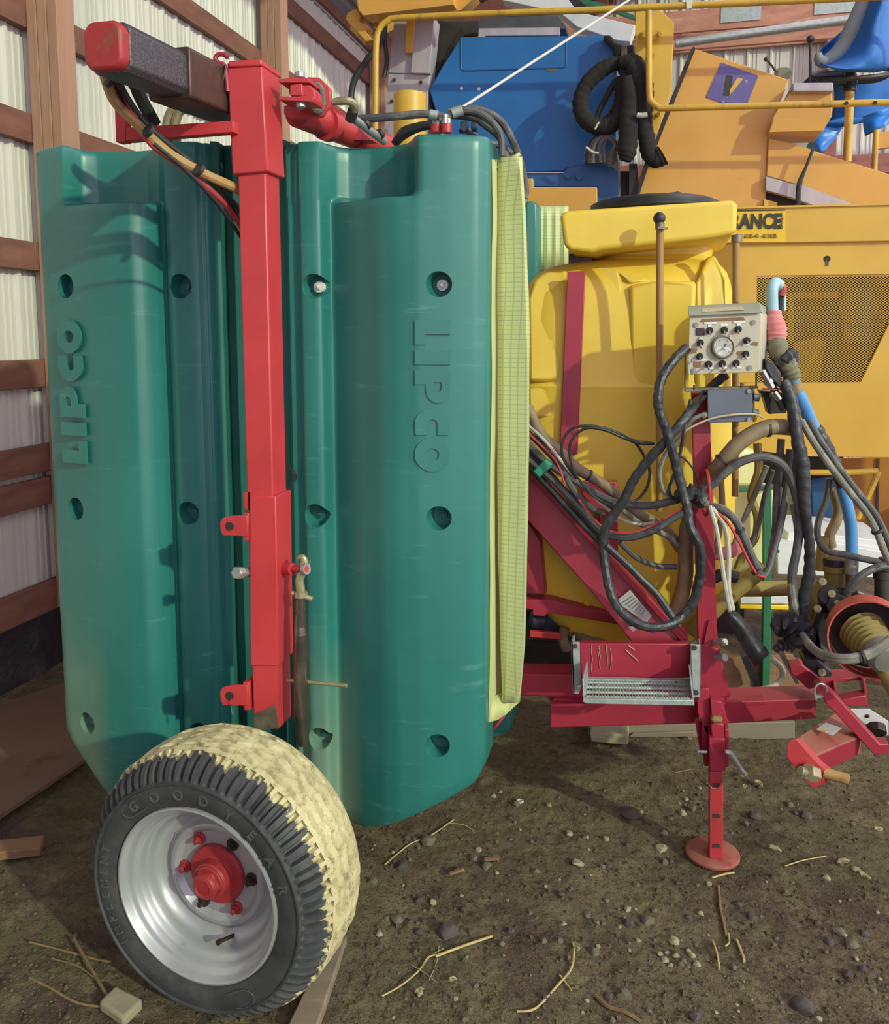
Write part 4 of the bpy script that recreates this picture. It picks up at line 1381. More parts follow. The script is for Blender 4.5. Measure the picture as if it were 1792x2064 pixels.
part('hitch_nut', MB().cyl(P(1612, 1553, 2.26), P(1626, 1557, 2.27), .013, 14).cyl(P(1626, 1556, 2.262), P(1642, 1561, 2.28), .025, 6), 'brass', bev=.002)
mb = MB().plate(ZP([(400, 955), (445, 935), (500, 975), (590, 1050), (1000, 1500), (1088, 1500), (1088, 1600), (950, 1605), (480, 1100), (470, 1040), (395, 1010)]), 2.42, .05)
part('stand_bar', mb, 'crimson', label='crimson stand bar lying over the hitch', bev=.003)
part('spring_clip', MB().tube([P(a, b, 2.40) for a, b in ZP([(395, 1080), (385, 990), (410, 940), (450, 930), (490, 955), (500, 1010)])], .003, 6).plate(ZP([(390, 1040), (470, 1040), (468, 1062), (392, 1068)]), 2.40, .02), 'zinc')
part('pump_bracket', MB().plate(ZP([(150, 765), (260, 745), (430, 880), (430, 960), (330, 985), (160, 830)]), 2.78, .06).plate(ZP([(425, 890), (1088, 850), (1088, 930), (870, 890), (590, 920), (590, 1060), (560, 1040)]), 2.68, .08).plate(ZP([(560, 920), (590, 918), (600, 1060), (570, 1040)]), 2.66, .05).plate(ZP([(835, 890), (865, 888), (895, 1150), (870, 1150)]), 2.64, .05).plate(ZP([(640, 1080), (870, 1040), (880, 1140), (690, 1140)]), 2.62, .05), 'crimson', label='crimson pump bracket', bev=.003)
part('swivel_plate', MB().plate(ZP([(700, 1160), (900, 1160), (1088, 1280), (1088, 1480), (900, 1360)]), 2.62, .02, V((0, .02, -.03))), 'paper', bev=.003)
part('swivel_bolt', MB().cyl(P(1766, 1462, 2.60), P(1768, 1478, 2.58), .030, 8).cyl(P(1748, 1440, 2.62), P(1748, 1446, 2.62), .008, 8).cyl(P(1790, 1490, 2.58), P(1790, 1500, 2.58), .03, 14), 'bolt_dark', bev=.003)

# ------------------------------------------------------------------ control box, pump and hoses of the sprayer
box = part('control_box', MB().plate(ZQ([(72, 285), (1205, 240), (1228, 290), (1190, 1170), (1150, 1195), (70, 1232), (48, 1205), (75, 300)]), 2.50, .10, V((.062, .1, 0))), 'beige', label='beige switch box on the mast', bev=.004)
part('box_lid', MB().plate([(q[0], q[1], q[2]) for q in ZQ([(55, 130, 2.58), (1195, 75, 2.58), (1228, 240, 2.485), (68, 292, 2.485)])], None, .012).plate([(q[0], q[1], q[2]) for q in ZQ([(1195, 75, 2.58), (1315, 170, 2.60), (1310, 262, 2.58), (1228, 240, 2.49)])], None, .01), 'beige_d', box, 'dusty sloping lid', bev=.002)
part('label_scar', MB().plate([(q[0], q[1], q[2]) for q in ZQ([(280, 165, 2.548), (920, 135, 2.548), (960, 195, 2.511), (275, 230, 2.511)])], None, .003), 'glue_l', box)
Yb = 2.4975
part('label_scar', MB().plate(ZQ([(285, 340), (945, 312), (965, 358), (255, 388)]), Yb, .003), 'glue', box)
for q in ([(75, 815), (210, 810), (185, 880), (80, 900)], [(150, 1030), (270, 1030), (265, 1095), (235, 1118), (150, 1110)], [(1040, 750), (1120, 700), (1180, 715), (1165, 770)], [(845, 860), (935, 845), (935, 905), (845, 915)], [(555, 1180), (590, 1155), (670, 1155), (650, 1195)]):
    part('tape_scar', MB().plate(ZQ(q), Yb, .003), 'glue', box)
for x0, y0, x1, y1 in ((315, 392, 518, 425), (375, 428, 430, 470), (578, 420, 692, 458), (780, 378, 970, 410), (835, 412, 905, 452), (230, 625, 280, 668), (930, 738, 1040, 775), (118, 985, 350, 1018), (305, 1115, 465, 1150), (540, 1112, 680, 1143), (750, 1105, 915, 1140), (925, 960, 1020, 985)):
    part('switch_label', MB().plate(ZQ([(x0, y0), (x1, y0 - 6), (x1, y1 - 6), (x0, y1)]), Yb, .002), 'white', box)
for x, y, dx, dy in ((403, 525, 5, 60), (635, 518, 10, 60), (858, 505, 5, 60), (995, 685, 25, 30), (252, 722, 8, 80), (242, 940, 10, 55), (385, 1065, 0, 75), (605, 1055, 5, 75), (825, 1048, 0, 70), (978, 900, 0, 75)):
    a, b = ZQ([(x, y), (x + dx, y + dy)])
    kn = part('switch_boot', MB().cyl(P(a[0], a[1], Yb + .002), P(a[0], a[1], Yb - .006), .0105, 14, .0095).cyl(P(a[0], a[1], Yb - .006), P(a[0] + .4, a[1] + 2, Yb - .014), .007, 10), 'black', box)
    part('switch_lever', MB().cyl(P(a[0], a[1] + 1, Yb - .012), P(b[0], b[1], Yb - .03), .0022, 6, .003), 'zinc', box)
part('display', MB().plate(ZQ([(188, 488), (322, 480), (322, 600), (188, 605)]), Yb - .002, .008), 'darkred_glass', box, 'small dark red display', bev=.001)
for x, y in ((182, 435), (1100, 395), (150, 1165), (1042, 1120)):
    a = ZQ([(x, y)])[0]
    part('corner_screw', MB().cyl(P(a[0], a[1], Yb + .002), P(a[0], a[1], Yb - .003), .0075, 14).cyl(P(a[0], a[1], Yb - .001), P(a[0], a[1], Yb - .0045), .0035, 6), 'zinc', box)
gx = ZQ([(608, 790)])[0]
gc = P(gx[0], gx[1], Yb)
gz = (V((0, 0, CAM_H)) - gc)
GM = frame(gc, V((1, .06, 0)), V((0, 0.12, 1)))
mb = MB().lathe([(.0345, -.004), (.0355, .004), (.0345, .010), (.030, .011), (.0285, .0066)], 40, GM, mi=0, cap=False)
mb.lathe([(.0285, .0068), (.0001, .0068)], 40, GM, mi=1)
na = math.radians(222)
mb.prism([GM @ V((math.cos(na) * .024 + .004, math.sin(na) * .024, .0085)), GM @ V((.007, .007, .0085)), GM @ V((.009, .005, .0085))], GM.to_3x3() @ V((0, 0, .0008)), 2)
mb.cyl(GM @ V((.006, .006, .007)), GM @ V((.006, .006, .010)), .003, 10, mi=2)
for k in range(9):
    a = math.radians(225 - 270 * k / 8)
    mb.box(GM @ V((math.cos(a) * .022, math.sin(a) * .022, .0074)), .0022, .001, .003, GM.to_3x3(), 2)
mb.box(GM @ V((0, -.008, .0074)), .009, .001, .0024, GM.to_3x3(), 2)
part('pressure_gauge', mb, [M['bare'], M['white'], M['ink']], box, 'white dial pressure gauge with black needle')
part('box_bracket', MB().tube([P(a, b, 2.53) for a, b in ZQ([(10, 760), (8, 1000), (10, 1490)])], .003, 6, 2).plate(ZQ([(5, 1455), (380, 1440), (1180, 1415), (1180, 1450), (400, 1475), (40, 1512), (5, 1500)]), 2.53, .04).plate(ZQ([(1135, 1200), (1160, 1200), (1160, 1440), (1135, 1440)]), 2.56, .01).cyl(P(1401, 784, 2.53), P(1401, 776, 2.53), .006, 8).cyl(P(1496, 780, 2.53), P(1496, 771, 2.53), .006, 8), 'bare', label='thin steel box bracket', bev=.001)
part('side_knob', MB().cyl(P(1386, 706, 2.55), P(1378, 706, 2.53), .012, 10), 'black')
jb = part('junction_box', MB().plate(ZQ([(362, 1490), (380, 1470), (1060, 1440), (1078, 1460), (1082, 1965), (1060, 1985), (385, 2005), (368, 1985)]), 2.53, .06, V((.03, .06, 0))), 'greybox', label='grey junction box', bev=.004)
for x, y in ((1030, 1495), (1030, 1958)):
    a = ZQ([(x, y)])[0]
    part('box_screw', MB().cyl(P(a[0], a[1], 2.532), P(a[0], a[1], 2.523), .007, 10), 'zinc', jb)
part('cable_gland', MB().cyl(P(1424, 836, 2.54), P(1415, 838, 2.54), .010, 10), 'hose_l', jb)
part('cable_gland', MB().cyl(P(1516, 830, 2.55), P(1528, 832, 2.55), .010, 10), 'greybox', jb)
part('cable_gland', MB().cyl(P(1518, 800, 2.55), P(1530, 802, 2.55), .012, 10), 'greybox', jb)
part('yellow_wire', MB().tube([P(1516, 836, 2.56), P(1524, 828, 2.55), P(1525, 838, 2.55), P(1520, 850, 2.56)], .005, 6), 'sticker_y')


def hose(name, zf, pts, r, mat, Y=2.6, label=None, n=8, **k):
    q = [P(p[0], p[1], p[2] if len(p) > 2 else Y) for p in zf(pts)]
    wrap = k.pop('wrap', 0.0)
    return part(name, MB().tube(q, r, n, 6, wrap=wrap), mat, label=label, **k)


def tie(zf, x, y, dx, dy, Y, r=.016):
    a, = zf([(x, y)])
    c = P(a[0], a[1], Y)
    d = V((dx, 0, dy)).normalized()
    part('cable_tie', MB().cyl(c - d * .004, c + d * .004, r, 12), 'black')


hose('suction_hose', ZA, [(1330, 195, 2.56), (1210, 195, 2.54), (1090, 255, 2.54), (1000, 350, 2.55), (930, 440, 2.60), (860, 560, 2.69), (822, 680, 2.70), (815, 800, 2.70), (815, 900, 2.70), (790, 1020, 2.70), (745, 1110, 2.70)], .0245, 'hose_b', label='thick dusty brown suction hose', n=14)
tie(ZA, 1210, 200, 1, .1, 2.54, .0265)
tie(ZA, 990, 355, .7, .7, 2.552, .0262)
hose('brown_hose', ZA, [(55, 95, 2.77), (120, 225, 2.74), (210, 310, 2.72), (300, 395, 2.70), (400, 455, 2.69), (490, 525, 2.68), (570, 600, 2.68), (660, 645, 2.70), (740, 710, 2.72), (790, 780, 2.74)], .0175, 'hose_b', n=12)
tie(ZA, 350, 425, .7, -.4, 2.695, .0195)
# the spirally taped cable that loops down from the switch box
hose('taped_cable', ZA, [(820, -190, 2.50), (760, -130, 2.48), (700, -40, 2.46), (683, 50, 2.45), (690, 120, 2.45), (720, 200, 2.45), (750, 300, 2.46), (775, 400, 2.47), (800, 500, 2.47), (825, 590, 2.46), (835, 670, 2.45), (880, 760, 2.45), (888, 850, 2.46), (880, 930, 2.48), (850, 1040, 2.49), (800, 1100, 2.49), (745, 1140, 2.47), (650, 1155, 2.46), (560, 1125, 2.47), (490, 1060, 2.49), (452, 980, 2.50), (432, 880, 2.52), (422, 780, 2.53), (428, 690, 2.53), (470, 610, 2.53), (520, 540, 2.52), (560, 455, 2.51), (620, 370, 2.50), (700, 280, 2.48), (780, 190, 2.49), (840, 110, 2.52), (880, 60, 2.60), (920, 20, 2.62), (960, -20, 2.60), (1010, -60, 2.58)], .0145, 'tape', label='spirally taped black cable', wrap=.07, n=10)
hose('black_cable', ZA, [(430, 760, 2.52), (520, 840, 2.53), (600, 920, 2.53), (680, 1000, 2.52), (735, 1080, 2.50), (780, 1150, 2.48)], .0115, 'tape')
hose('bundle_hose', ZA, [(40, 255, 2.74), (150, 365, 2.70), (300, 460, 2.66), (400, 520, 2.63), (500, 560, 2.60), (640, 570, 2.57), (760, 545, 2.55), (840, 520, 2.55)], .0125, 'hose')
hose('bundle_hose', ZA, [(40, 330, 2.74), (180, 450, 2.70), (300, 570, 2.66), (380, 660, 2.63), (440, 705, 2.60), (540, 720, 2.57), (650, 690, 2.55), (750, 630, 2.55), (840, 575, 2.55)], .0135, 'hose')
hose('red_line', ZA, [(300, 540, 2.63), (380, 640, 2.60), (450, 690, 2.575), (540, 702, 2.55), (650, 668, 2.535), (750, 608, 2.535), (830, 565, 2.54)], .003, 'hose_r', label='thin red line')
hose('bundle_hose', ZA, [(40, 300, 2.75), (170, 430, 2.71), (280, 560, 2.67), (380, 690, 2.64), (430, 740, 2.60)], .0125, 'black')
hose('bundle_hose', ZA, [(40, 350, 2.75), (120, 440, 2.72), (240, 570, 2.68), (330, 670, 2.65), (420, 760, 2.62)], .0115, 'tape')
hose('bundle_hose', ZA, [(40, 200, 2.76), (130, 290, 2.72), (230, 400, 2.68), (260, 470, 2.66), (330, 560, 2.65), (430, 610, 2.63)], .0105, 'hose')
hose('pale_cable', ZA, [(55, 180, 2.75), (140, 260, 2.71), (230, 370, 2.67), (320, 470, 2.65), (420, 570, 2.63), (520, 640, 2.62), (600, 660, 2.62), (665, 650, 2.64)], .0055, 'white_c', label='thin off white cable')
hose('red_line', ZA, [(60, 225, 2.74), (140, 300, 2.70), (200, 370, 2.68), (235, 470, 2.66)], .0035, 'hose_r')
hose('grey_hose', ZA, [(500, 745, 2.66), (580, 820, 2.68), (680, 860, 2.70), (775, 865, 2.70)], .0095, 'hose')
hose('grey_hose', ZA, [(480, 560, 2.58), (560, 630, 2.62), (640, 680, 2.64), (720, 710, 2.66), (775, 760, 2.68)], .0095, 'hose_l')
hose('thin_cable', ZA, [(665, 272, 2.53), (590, 270, 2.53), (520, 245, 2.53), (420, 205, 2.53), (330, 200, 2.54), (265, 260, 2.55), (262, 350, 2.56), (300, 440, 2.57), (380, 530, 2.57), (470, 580, 2.56)], .0045, 'black')
hose('thin_cable', ZA, [(660, 272, 2.54), (560, 255, 2.54), (470, 212, 2.54), (370, 188, 2.54), (270, 200, 2.55), (222, 270, 2.56), (230, 350, 2.57), (290, 440, 2.58)], .0045, 'black')
hose('thin_cable', ZA, [(570, 262, 2.54), (610, 320, 2.54), (642, 400, 2.54), (630, 480, 2.54), (590, 535, 2.55), (550, 552, 2.55)], .0045, 'black')
hose('thin_cable', ZA, [(775, 320, 2.52), (820, 355, 2.53), (860, 410, 2.54), (880, 480, 2.55)], .003, 'black')
hose('thin_cable', ZA, [(840, 60, 2.53), (820, 140, 2.52), (805, 220, 2.51), (790, 310, 2.52), (760, 420, 2.53), (735, 490, 2.54), (750, 530, 2.54), (790, 530, 2.54)], .0055, 'tape')
hose('beige_cable', ZA, [(905, 130, 2.53), (850, 155, 2.53), (815, 200, 2.54), (780, 260, 2.54), (715, 330, 2.55), (692, 410, 2.55), (705, 490, 2.55), (750, 535, 2.55)], .0068, 'hose_l')
hose('beige_cable', ZA, [(740, 260, 2.53), (830, 200, 2.52), (930, 155, 2.515), (1030, 135, 2.51), (1140, 130, 2.52), (1190, 150, 2.54)], .0032, 'glue_l')
hose('grey_hose', ZA, [(910, 490, 2.53), (960, 455, 2.52), (1020, 400, 2.51), (1090, 355, 2.50), (1180, 335, 2.50), (1260, 360, 2.50), (1310, 420, 2.51), (1345, 520, 2.52), (1365, 640, 2.53), (1350, 780, 2.53), (1325, 920, 2.54), (1345, 1110, 2.54)], .0135, 'hose', label='long arching grey hose', n=10)
hose('grey_hose', ZA, [(930, 572, 2.53), (990, 590, 2.51), (1050, 640, 2.50), (1100, 740, 2.50), (1150, 850, 2.50), (1180, 905, 2.51), (1210, 880, 2.52), (1240, 780, 2.54), (1275, 640, 2.56), (1300, 480, 2.57), (1315, 300, 2.57)], .0105, 'hose', n=10)
hose('grey_hose', ZA, [(935, 565, 2.55), (1010, 590, 2.53), (1080, 670, 2.52), (1130, 790, 2.52), (1180, 890, 2.53), (1215, 860, 2.55), (1235, 740, 2.57), (1290, 560, 2.6)], .009, 'hose_l')
hose('red_line', ZA, [(945, 590, 2.50), (1010, 640, 2.485), (1070, 740, 2.485), (1120, 840, 2.485), (1160, 900, 2.49), (1200, 915, 2.50)], .0042, 'hose_r')
tie(ZA, 1075, 690, .5, -.9, 2.50, .016)
tie(ZA, 1155, 885, .5, -.7, 2.50, .016)
tie(ZA, 1243, 785, .2, .9, 2.545, .014)
hose('white_cable', ZA, [(930, 570, 2.50), (962, 680, 2.49), (982, 800, 2.485), (1000, 920, 2.485), (1030, 1080, 2.485)], .0072, 'white_c', label='white cable')
hose('white_cable', ZA, [(940, 580, 2.50), (1000, 660, 2.49), (1020, 760, 2.485), (1022, 880, 2.485), (1022, 970, 2.485), (1042, 1070, 2.485)], .0072, 'white_c', label='white cable')
mb = MB()
rows = []
for i in range(10):
    t = i / 9
    a = V((1008 + 145 * t, 1085 + 265 * t * 1.0, 0)) if False else None
    lx, ly = 1010 + (1150 - 1010) * max(0, t) ** 1.1, 150 + 240 * t
    rx, ry = 1045 + (1215 - 1045) * t ** .8, 122 + 205 * t
    row = []
    for k in range(7):
        s_ = k / 6
        x, y = lx + (rx - lx) * s_, ly + (ry - ly) * s_
        p = ZB([(x, y)])[0]
        row.append(P(p[0], p[1], 2.48 - .03 * math.sin(math.pi * s_) + .012 * noise.noise(V((t * 5, s_ * 4, 1)))))
    rows.append(row)
part('tape_sleeve', MB().grid(rows), 'tape', solid=.006, label='torn black tape sleeve round the white cables', angle=80)
mb = MB()
mb.tube([P(1423 + 7 * math.cos(a) , 993 + 45 * math.sin(a), 2.56 - .045 * math.cos(a)) for a in [2 * math.pi * i / 16 for i in range(16)]], .0052, 8, 3, closed=True)
part('hose_ring', mb, 'red', label='red hose guide ring')
part('cable_knot', MB().tube([P(a, b, y) for a, b, y in ZA([(770, 530, 2.53), (820, 515, 2.51), (870, 520, 2.51), (905, 560, 2.53)])], [.016, .026, .028, .018], 10, wrap=.25), 'tape')
hose('taped_trunk', ZA, [(1285, -30, 2.53), (1315, 40, 2.52), (1335, 130, 2.51), (1350, 240, 2.50), (1372, 360, 2.50), (1382, 470, 2.50), (1388, 580, 2.50), (1405, 700, 2.51), (1412, 800, 2.52), (1408, 900, 2.53), (1385, 1000, 2.54), (1370, 1120, 2.55), (1360, 1200, 2.55)], [.016, .019, .019, .018, .022, .02, .016, .0145, .016, .018, .018, .022, .026], 'tape', label='thick taped hose trunk', wrap=.08, n=12)
hose('grey_hose', ZA, [(1275, 250, 2.58), (1260, 420, 2.58), (1250, 560, 2.58), (1245, 700, 2.58), (1225, 800, 2.58)], .012, 'hose')
hose('grey_hose', ZA, [(1330, 560, 2.55), (1352, 700, 2.55), (1340, 860, 2.55), (1318, 980, 2.56), (1345, 1110, 2.56)], .0105, 'hose_l')
hose('green_hose', ZA, [(1205, 380, 2.66), (1150, 510, 2.68), (1090, 650, 2.70), (1055, 740, 2.72)], .0095, 'hose_l')
hose('green_hose', ZA, [(1235, 400, 2.66), (1195, 520, 2.68), (1170, 640, 2.70), (1130, 760, 2.72)], .0085, 'hose')
hose('tan_hose', ZA, [(985, 440, 2.70), (990, 560, 2.70), (975, 700, 2.70), (955, 800, 2.70)], .010, 'hose_b')
hose('tan_hose', ZA, [(1160, 270, 2.72), (1165, 400, 2.72), (1130, 520, 2.74), (1160, 620, 2.74), (1150, 720, 2.76), (1100, 790, 2.78), (1060, 880, 2.78)], .014, 'hose_y')
hose('drain_pipe', ZA, [(1190, 860, 2.80), (1090, 950, 2.80), (960, 1060, 2.80), (840, 1190, 2.80)], .030, 'hose_y', label='thick dirty yellow drain pipe', n=14)
hose('grey_pipe', ZA, [(1080, 970, 2.90), (1200, 970, 2.90), (1320, 965, 2.90)], .027, 'hose_y', n=14)
hose('elbow_hose', ZA, [(945, 800, 2.72), (1000, 800, 2.72), (1050, 780, 2.72), (1070, 760, 2.72)], .022, 'cloth', n=12)
hose('rubber_cap', ZA, [(950, 915, 2.72), (1000, 900, 2.71), (1060, 915, 2.71)], .02, 'black', n=10)
# blue delivery hose that hangs over the mast head
hose('pale_hose', ZE, [(905, 400, 2.60), (898, 260, 2.60), (898, 170, 2.60), (915, 118, 2.61), (945, 125, 2.63), (958, 180, 2.65), (960, 320, 2.66)], .0175, 'hblue_p', label='pale blue end of the blue hose', n=14)
hose('hose_strap', ZE, [(975, 140, 2.64), (968, 240, 2.64), (960, 360, 2.63)], .010, 'black')
hose('red_cap', ZE, [(965, 130, 2.63), (985, 165, 2.63), (970, 215, 2.63)], .0105, 'ring_red')
hose('cloth_wrap', ZE, [(910, 325, 2.58), (915, 400, 2.58), (930, 480, 2.58), (930, 560, 2.58)], [.020, .026, .031, .028], 'cloth', label='faded pink cloth tied round the hose', n=16, wrap=.06)
hose('taped_joint', ZE, [(930, 550, 2.58), (950, 640, 2.56), (1000, 720, 2.55), (1040, 800, 2.55), (1060, 860, 2.55)], [.026, .031, .030, .026, .024], 'mtape', label='muddy taped hose joint', n=16, wrap=.08)
hose('tape_band', ZE, [(975, 720, 2.54), (1010, 680, 2.53), (1050, 650, 2.54)], .018, 'tape', wrap=.1)
hose('blue_hose', ZE, [(1050, 850, 2.56), (1085, 930, 2.56), (1110, 990, 2.56), (1160, 1100, 2.57), (1215, 1220, 2.58), (1245, 1280, 2.58)], .0195, 'hblue', label='bright blue delivery hose', n=14)
hose('joint_band', ZE, [(1058, 880, 2.56), (1090, 955, 2.56)], .0215, 'hose_b', n=14)
hose('taped_hose', ZA, [(1440, 195, 2.58), (1480, 270, 2.58), (1530, 370, 2.59), (1565, 460, 2.60), (1575, 500, 2.60)], [.0205, .021, .02, .019, .018], 'tape', wrap=.1, n=12)
hose('blue_hose', ZA, [(1565, 480, 2.60), (1590, 570, 2.60), (1608, 660, 2.60), (1613, 750, 2.60), (1613, 825, 2.60)], .0185, 'hblue', label='lower run of the blue hose', n=14)
hose('metal_collar', ZA, [(1613, 822, 2.60), (1611, 895, 2.60)], .0205, 'zinc', n=16)
hose('hose_tail', ZA, [(1611, 890, 2.60), (1608, 980, 2.60)], .017, 'bare', n=14)
for dx, r in ((0, .0105), (38, .0095)):
    hose('grey_hose', ZA, [(1370 + dx, 160, 2.52), (1430 + dx, 265, 2.50), (1510 + dx, 380, 2.49), (1600 + dx, 500, 2.48), (1680 + dx, 600, 2.48), (1730 + dx, 690, 2.48), (1765 + dx, 780, 2.48), (1800 + dx, 850, 2.48)], r, 'hose_l' if dx == 0 else 'hose', n=10)
tie(ZA, 1735, 690, .5, -.9, 2.48, .018)
hose('curved_hose', ZA, [(1505, 440, 2.62), (1492, 540, 2.62), (1455, 640, 2.62), (1450, 720, 2.61), (1490, 785, 2.60), (1580, 805, 2.58), (1680, 828, 2.56), (1800, 850, 2.54)], .0105, 'hose', n=10)
hose('tan_hose', ZA, [(1525, 490, 2.68), (1548, 580, 2.68), (1535, 650, 2.68), (1508, 710, 2.68), (1515, 770, 2.68)], .0165, 'hose_b', n=12)
hose('tan_hose', ZA, [(1480, 720, 2.68), (1470, 800, 2.68), (1465, 880, 2.68)], .018, 'hose_y', n=12)
hose('grey_hose', ZA, [(1800, 858, 2.54), (1730, 868, 2.53), (1660, 905, 2.52), (1605, 965, 2.53), (1575, 1030, 2.55)], .012, 'hose', n=10)
for k in (0, 1):
    hose('twin_hose', ZP, [(265 + k * 6, 455 + k * 8, 2.48), (330, 545 + k * 22, 2.38), (430, 630 + k * 24, 2.30), (560, 672 + k * 28, 2.24), (700, 680 + k * 30, 2.22), (840, 655 + k * 32, 2.22), (960, 600 + k * 32, 2.22), (1100, 500 + k * 32, 2.22)], .0098, 'hose_l', n=10, label='grey twin hose hanging in a curve' if k == 0 else None)
tie(ZP, 832, 672, 1, .3, 2.22, .020)
hose('hand_spout', ZE, [(835, 760, 2.56), (880, 860, 2.55), (945, 1000, 2.54), (985, 1080, 2.54)], .012, 'tape')
part('quick_coupler', MB().cyl(P(1536, 747, 2.50), P(1546, 765, 2.50), .010, 14).cyl(P(1546, 765, 2.50), P(1551, 773, 2.50), .014, 14).cyl(P(1551, 773, 2.50), P(1556, 782, 2.50), .011, 14).cyl(P(1560, 790, 2.50), P(1571, 805, 2.50), .009, 14), 'chrome', label='shiny hydraulic quick coupler')
part('coupler_holder', MB().plate(ZE([(830, 925), (970, 925), (970, 935), (830, 935)]), 2.53, .04), 'crimson')
part('black_valve', MB().plate(ZE([(800, 940), (990, 960), (1010, 1110), (870, 1120), (840, 1010)]), 2.58, .08), 'black', bev=.004)
part('tape_flap', MB().plate(ZE([(845, 690), (905, 720), (965, 800), (975, 930), (900, 860), (850, 780)]), 2.52, .05), 'tape', bev=.004)
part('black_bracket', MB().plate(ZE([(1040, 625), (1100, 630), (1105, 760), (1060, 720)]), 2.66, .05), 'black', bev=.004)
part('teal_clip', MB().plate(ZA([(82, 405), (140, 348), (172, 372), (165, 388), (112, 438)]), 2.63, .03), 'teal_clip', label='teal hose clip', bev=.004)
part('brace_label', MB().plate([(q[0], q[1], 2.645 + (1240 - q[0]) * .0006) for q in ZA([(480, 1030), (548, 975), (652, 1100), (625, 1135)])], None, .002), 'paper', label='grey white instruction sticker')
pl = MB()
for i in range(7):
    t = (i + 1) / 9
    a = V((492 + 60 * 0 + (640 - 500) * t, 1022 - 0 + 95 * t, 0))
    q = ZA([(500 + 125 * t, 1022 + 100 * t), (552 + 88 * t, 990 + 98 * t), (553 + 88 * t, 993 + 98 * t), (501 + 125 * t, 1025 + 100 * t)])
    pl.plate([(c[0], c[1], 2.6425 + (1240 - c[0]) * .0006) for c in q], None, .001)
part('fine_print', pl, 'hose_l', kind='stuff')
part('loose_label', MB().plate(ZB([(540, 200), (560, 196), (578, 212), (562, 222)]), 2.58, .002), 'paper')

# pump with its shaft guard
GX = frame(P(1752, 1287, 2.36), V((.93, -.36, .02)), V((0.0, .1, 1)))
ring_prof = [(.110, .0), (.114, .0), (.114, -.115), (.110, -.115)]
part('shaft_guard', MB().lathe([(.108, .02), (.113, .022), (.113, -.08), (.108, -.08), (.108, .02)], 64, GX, cap=False), 'ring_red', label='faded red shaft guard ring', bev=.001)
BX = frame(GX @ V((-.018, .012, -.055)), GX.to_3x3() @ V((1, 0, -.45)), GX.to_3x3() @ V((0, 1, .42)))
mb = MB()
for i in range(6):
    r = .066 - .002 * i
    mb.lathe([(r - .013, i * .017), (r, .0085 + i * .017), (r - .013, .017 + i * .017)], 32, BX, cap=(i == 5))
part('shaft_bellows', mb, 'bellows', label='dusty ribbed shaft bellows', angle=70)
part('shaft_cap', MB().lathe([(.048, .10), (.05, .115), (.047, .14), (.036, .152), (.01, .156)], 32, BX), 'grey_cap', label='grey shaft cap')
part('drive_shaft', MB().cyl(GX @ V((.03, -.06, .03)), P(1812, 1400, 2.27), .026, 16), 'bellows')
part('pump_flange', MB().lathe([(.105, -.12), (.105, -.085), (.03, -.085)], 40, GX), 'dark')
part('pump_body', MB().plate(ZC([(1130, 1010), (1260, 820), (1450, 790), (1660, 870), (1640, 980), (1400, 1050), (1300, 1200), (1290, 1360), (1130, 1330), (1040, 1400), (1040, 1330)]), 2.62, .16).plate(ZC([(1170, 1000), (1255, 1005), (1200, 1150), (1180, 1300), (1290, 1380), (1230, 1480), (1120, 1420), (1130, 1150)]), 2.58, .08), 'pump', label='black pump casting', bev=.012, seg=3)
part('pump_head', MB().cyl(P(*ZC([(1255, 870)])[0], 2.56), P(*ZC([(1255, 900)])[0], 2.62), .03, 20).cyl(P(*ZC([(1350, 960)])[0], 2.53), P(*ZC([(1360, 960)])[0], 2.62), .035, 20), 'pump', bev=.004)
for x, y in ((1165, 985), (1290, 855), (1210, 750), (1205, 1545), (1345, 935)):
    a = ZC([(x, y)])[0]
    part('pump_bolt', MB().cyl(P(a[0], a[1], 2.56), P(a[0] - 2, a[1] - 1, 2.53), .0085, 6).cyl(P(a[0], a[1], 2.545), P(a[0], a[1], 2.56), .012, 12), 'brass')
part('pump_foot', MB().plate(ZC([(1050, 1440), (1180, 1440), (1300, 1540), (1290, 1590), (1180, 1590), (1040, 1480)]), 2.56, .1), 'pump', bev=.006)
part('filter_bowl', MB().cyl(P(1684, 1133, 2.66), P(1684, 1196, 2.66), .034, 24).cyl(P(1684, 1140, 2.655), P(1684, 1152, 2.655), .0365, 24), 'bellows', label='dusty filter bowl', bev=.002)
part('filter_cap', MB().cyl(P(1683, 1124, 2.66), P(1683, 1138, 2.66), .037, 24), 'pump', bev=.003)
part('filter_stem', MB().cyl(P(*ZC([(1185, 750)])[0], 2.60), P(*ZC([(1330, 840)])[0], 2.58), .008, 10), 'pump')
part('pipe_stub', MB().cyl(P(1778, 1155, 2.55), P(1778, 1215, 2.55), .022, 18).cyl(P(1780, 1124, 2.55), P(1780, 1150, 2.55), .014, 12).cyl(P(1778, 1150, 2.55), P(1778, 1166, 2.55), .026, 18), 'dark', bev=.002)
hose('tape_knot', ZP, [(40, 420, 2.56), (110, 340, 2.53), (190, 380, 2.52), (240, 440, 2.52), (300, 410, 2.54)], [.02, .035, .042, .04, .022], 'tape', wrap=.3, n=14, label='crumpled black tape knot')
hose('tape_knot', ZP, [(10, 610, 2.54), (90, 560, 2.53), (170, 540, 2.52), (230, 470, 2.53)], [.010, .018, .024, .03], 'tape', wrap=.25, n=12)
hose('hose_branch', ZP, [(160, -10, 2.52), (180, 120, 2.52), (205, 300, 2.52)], .0105, 'hose_l')
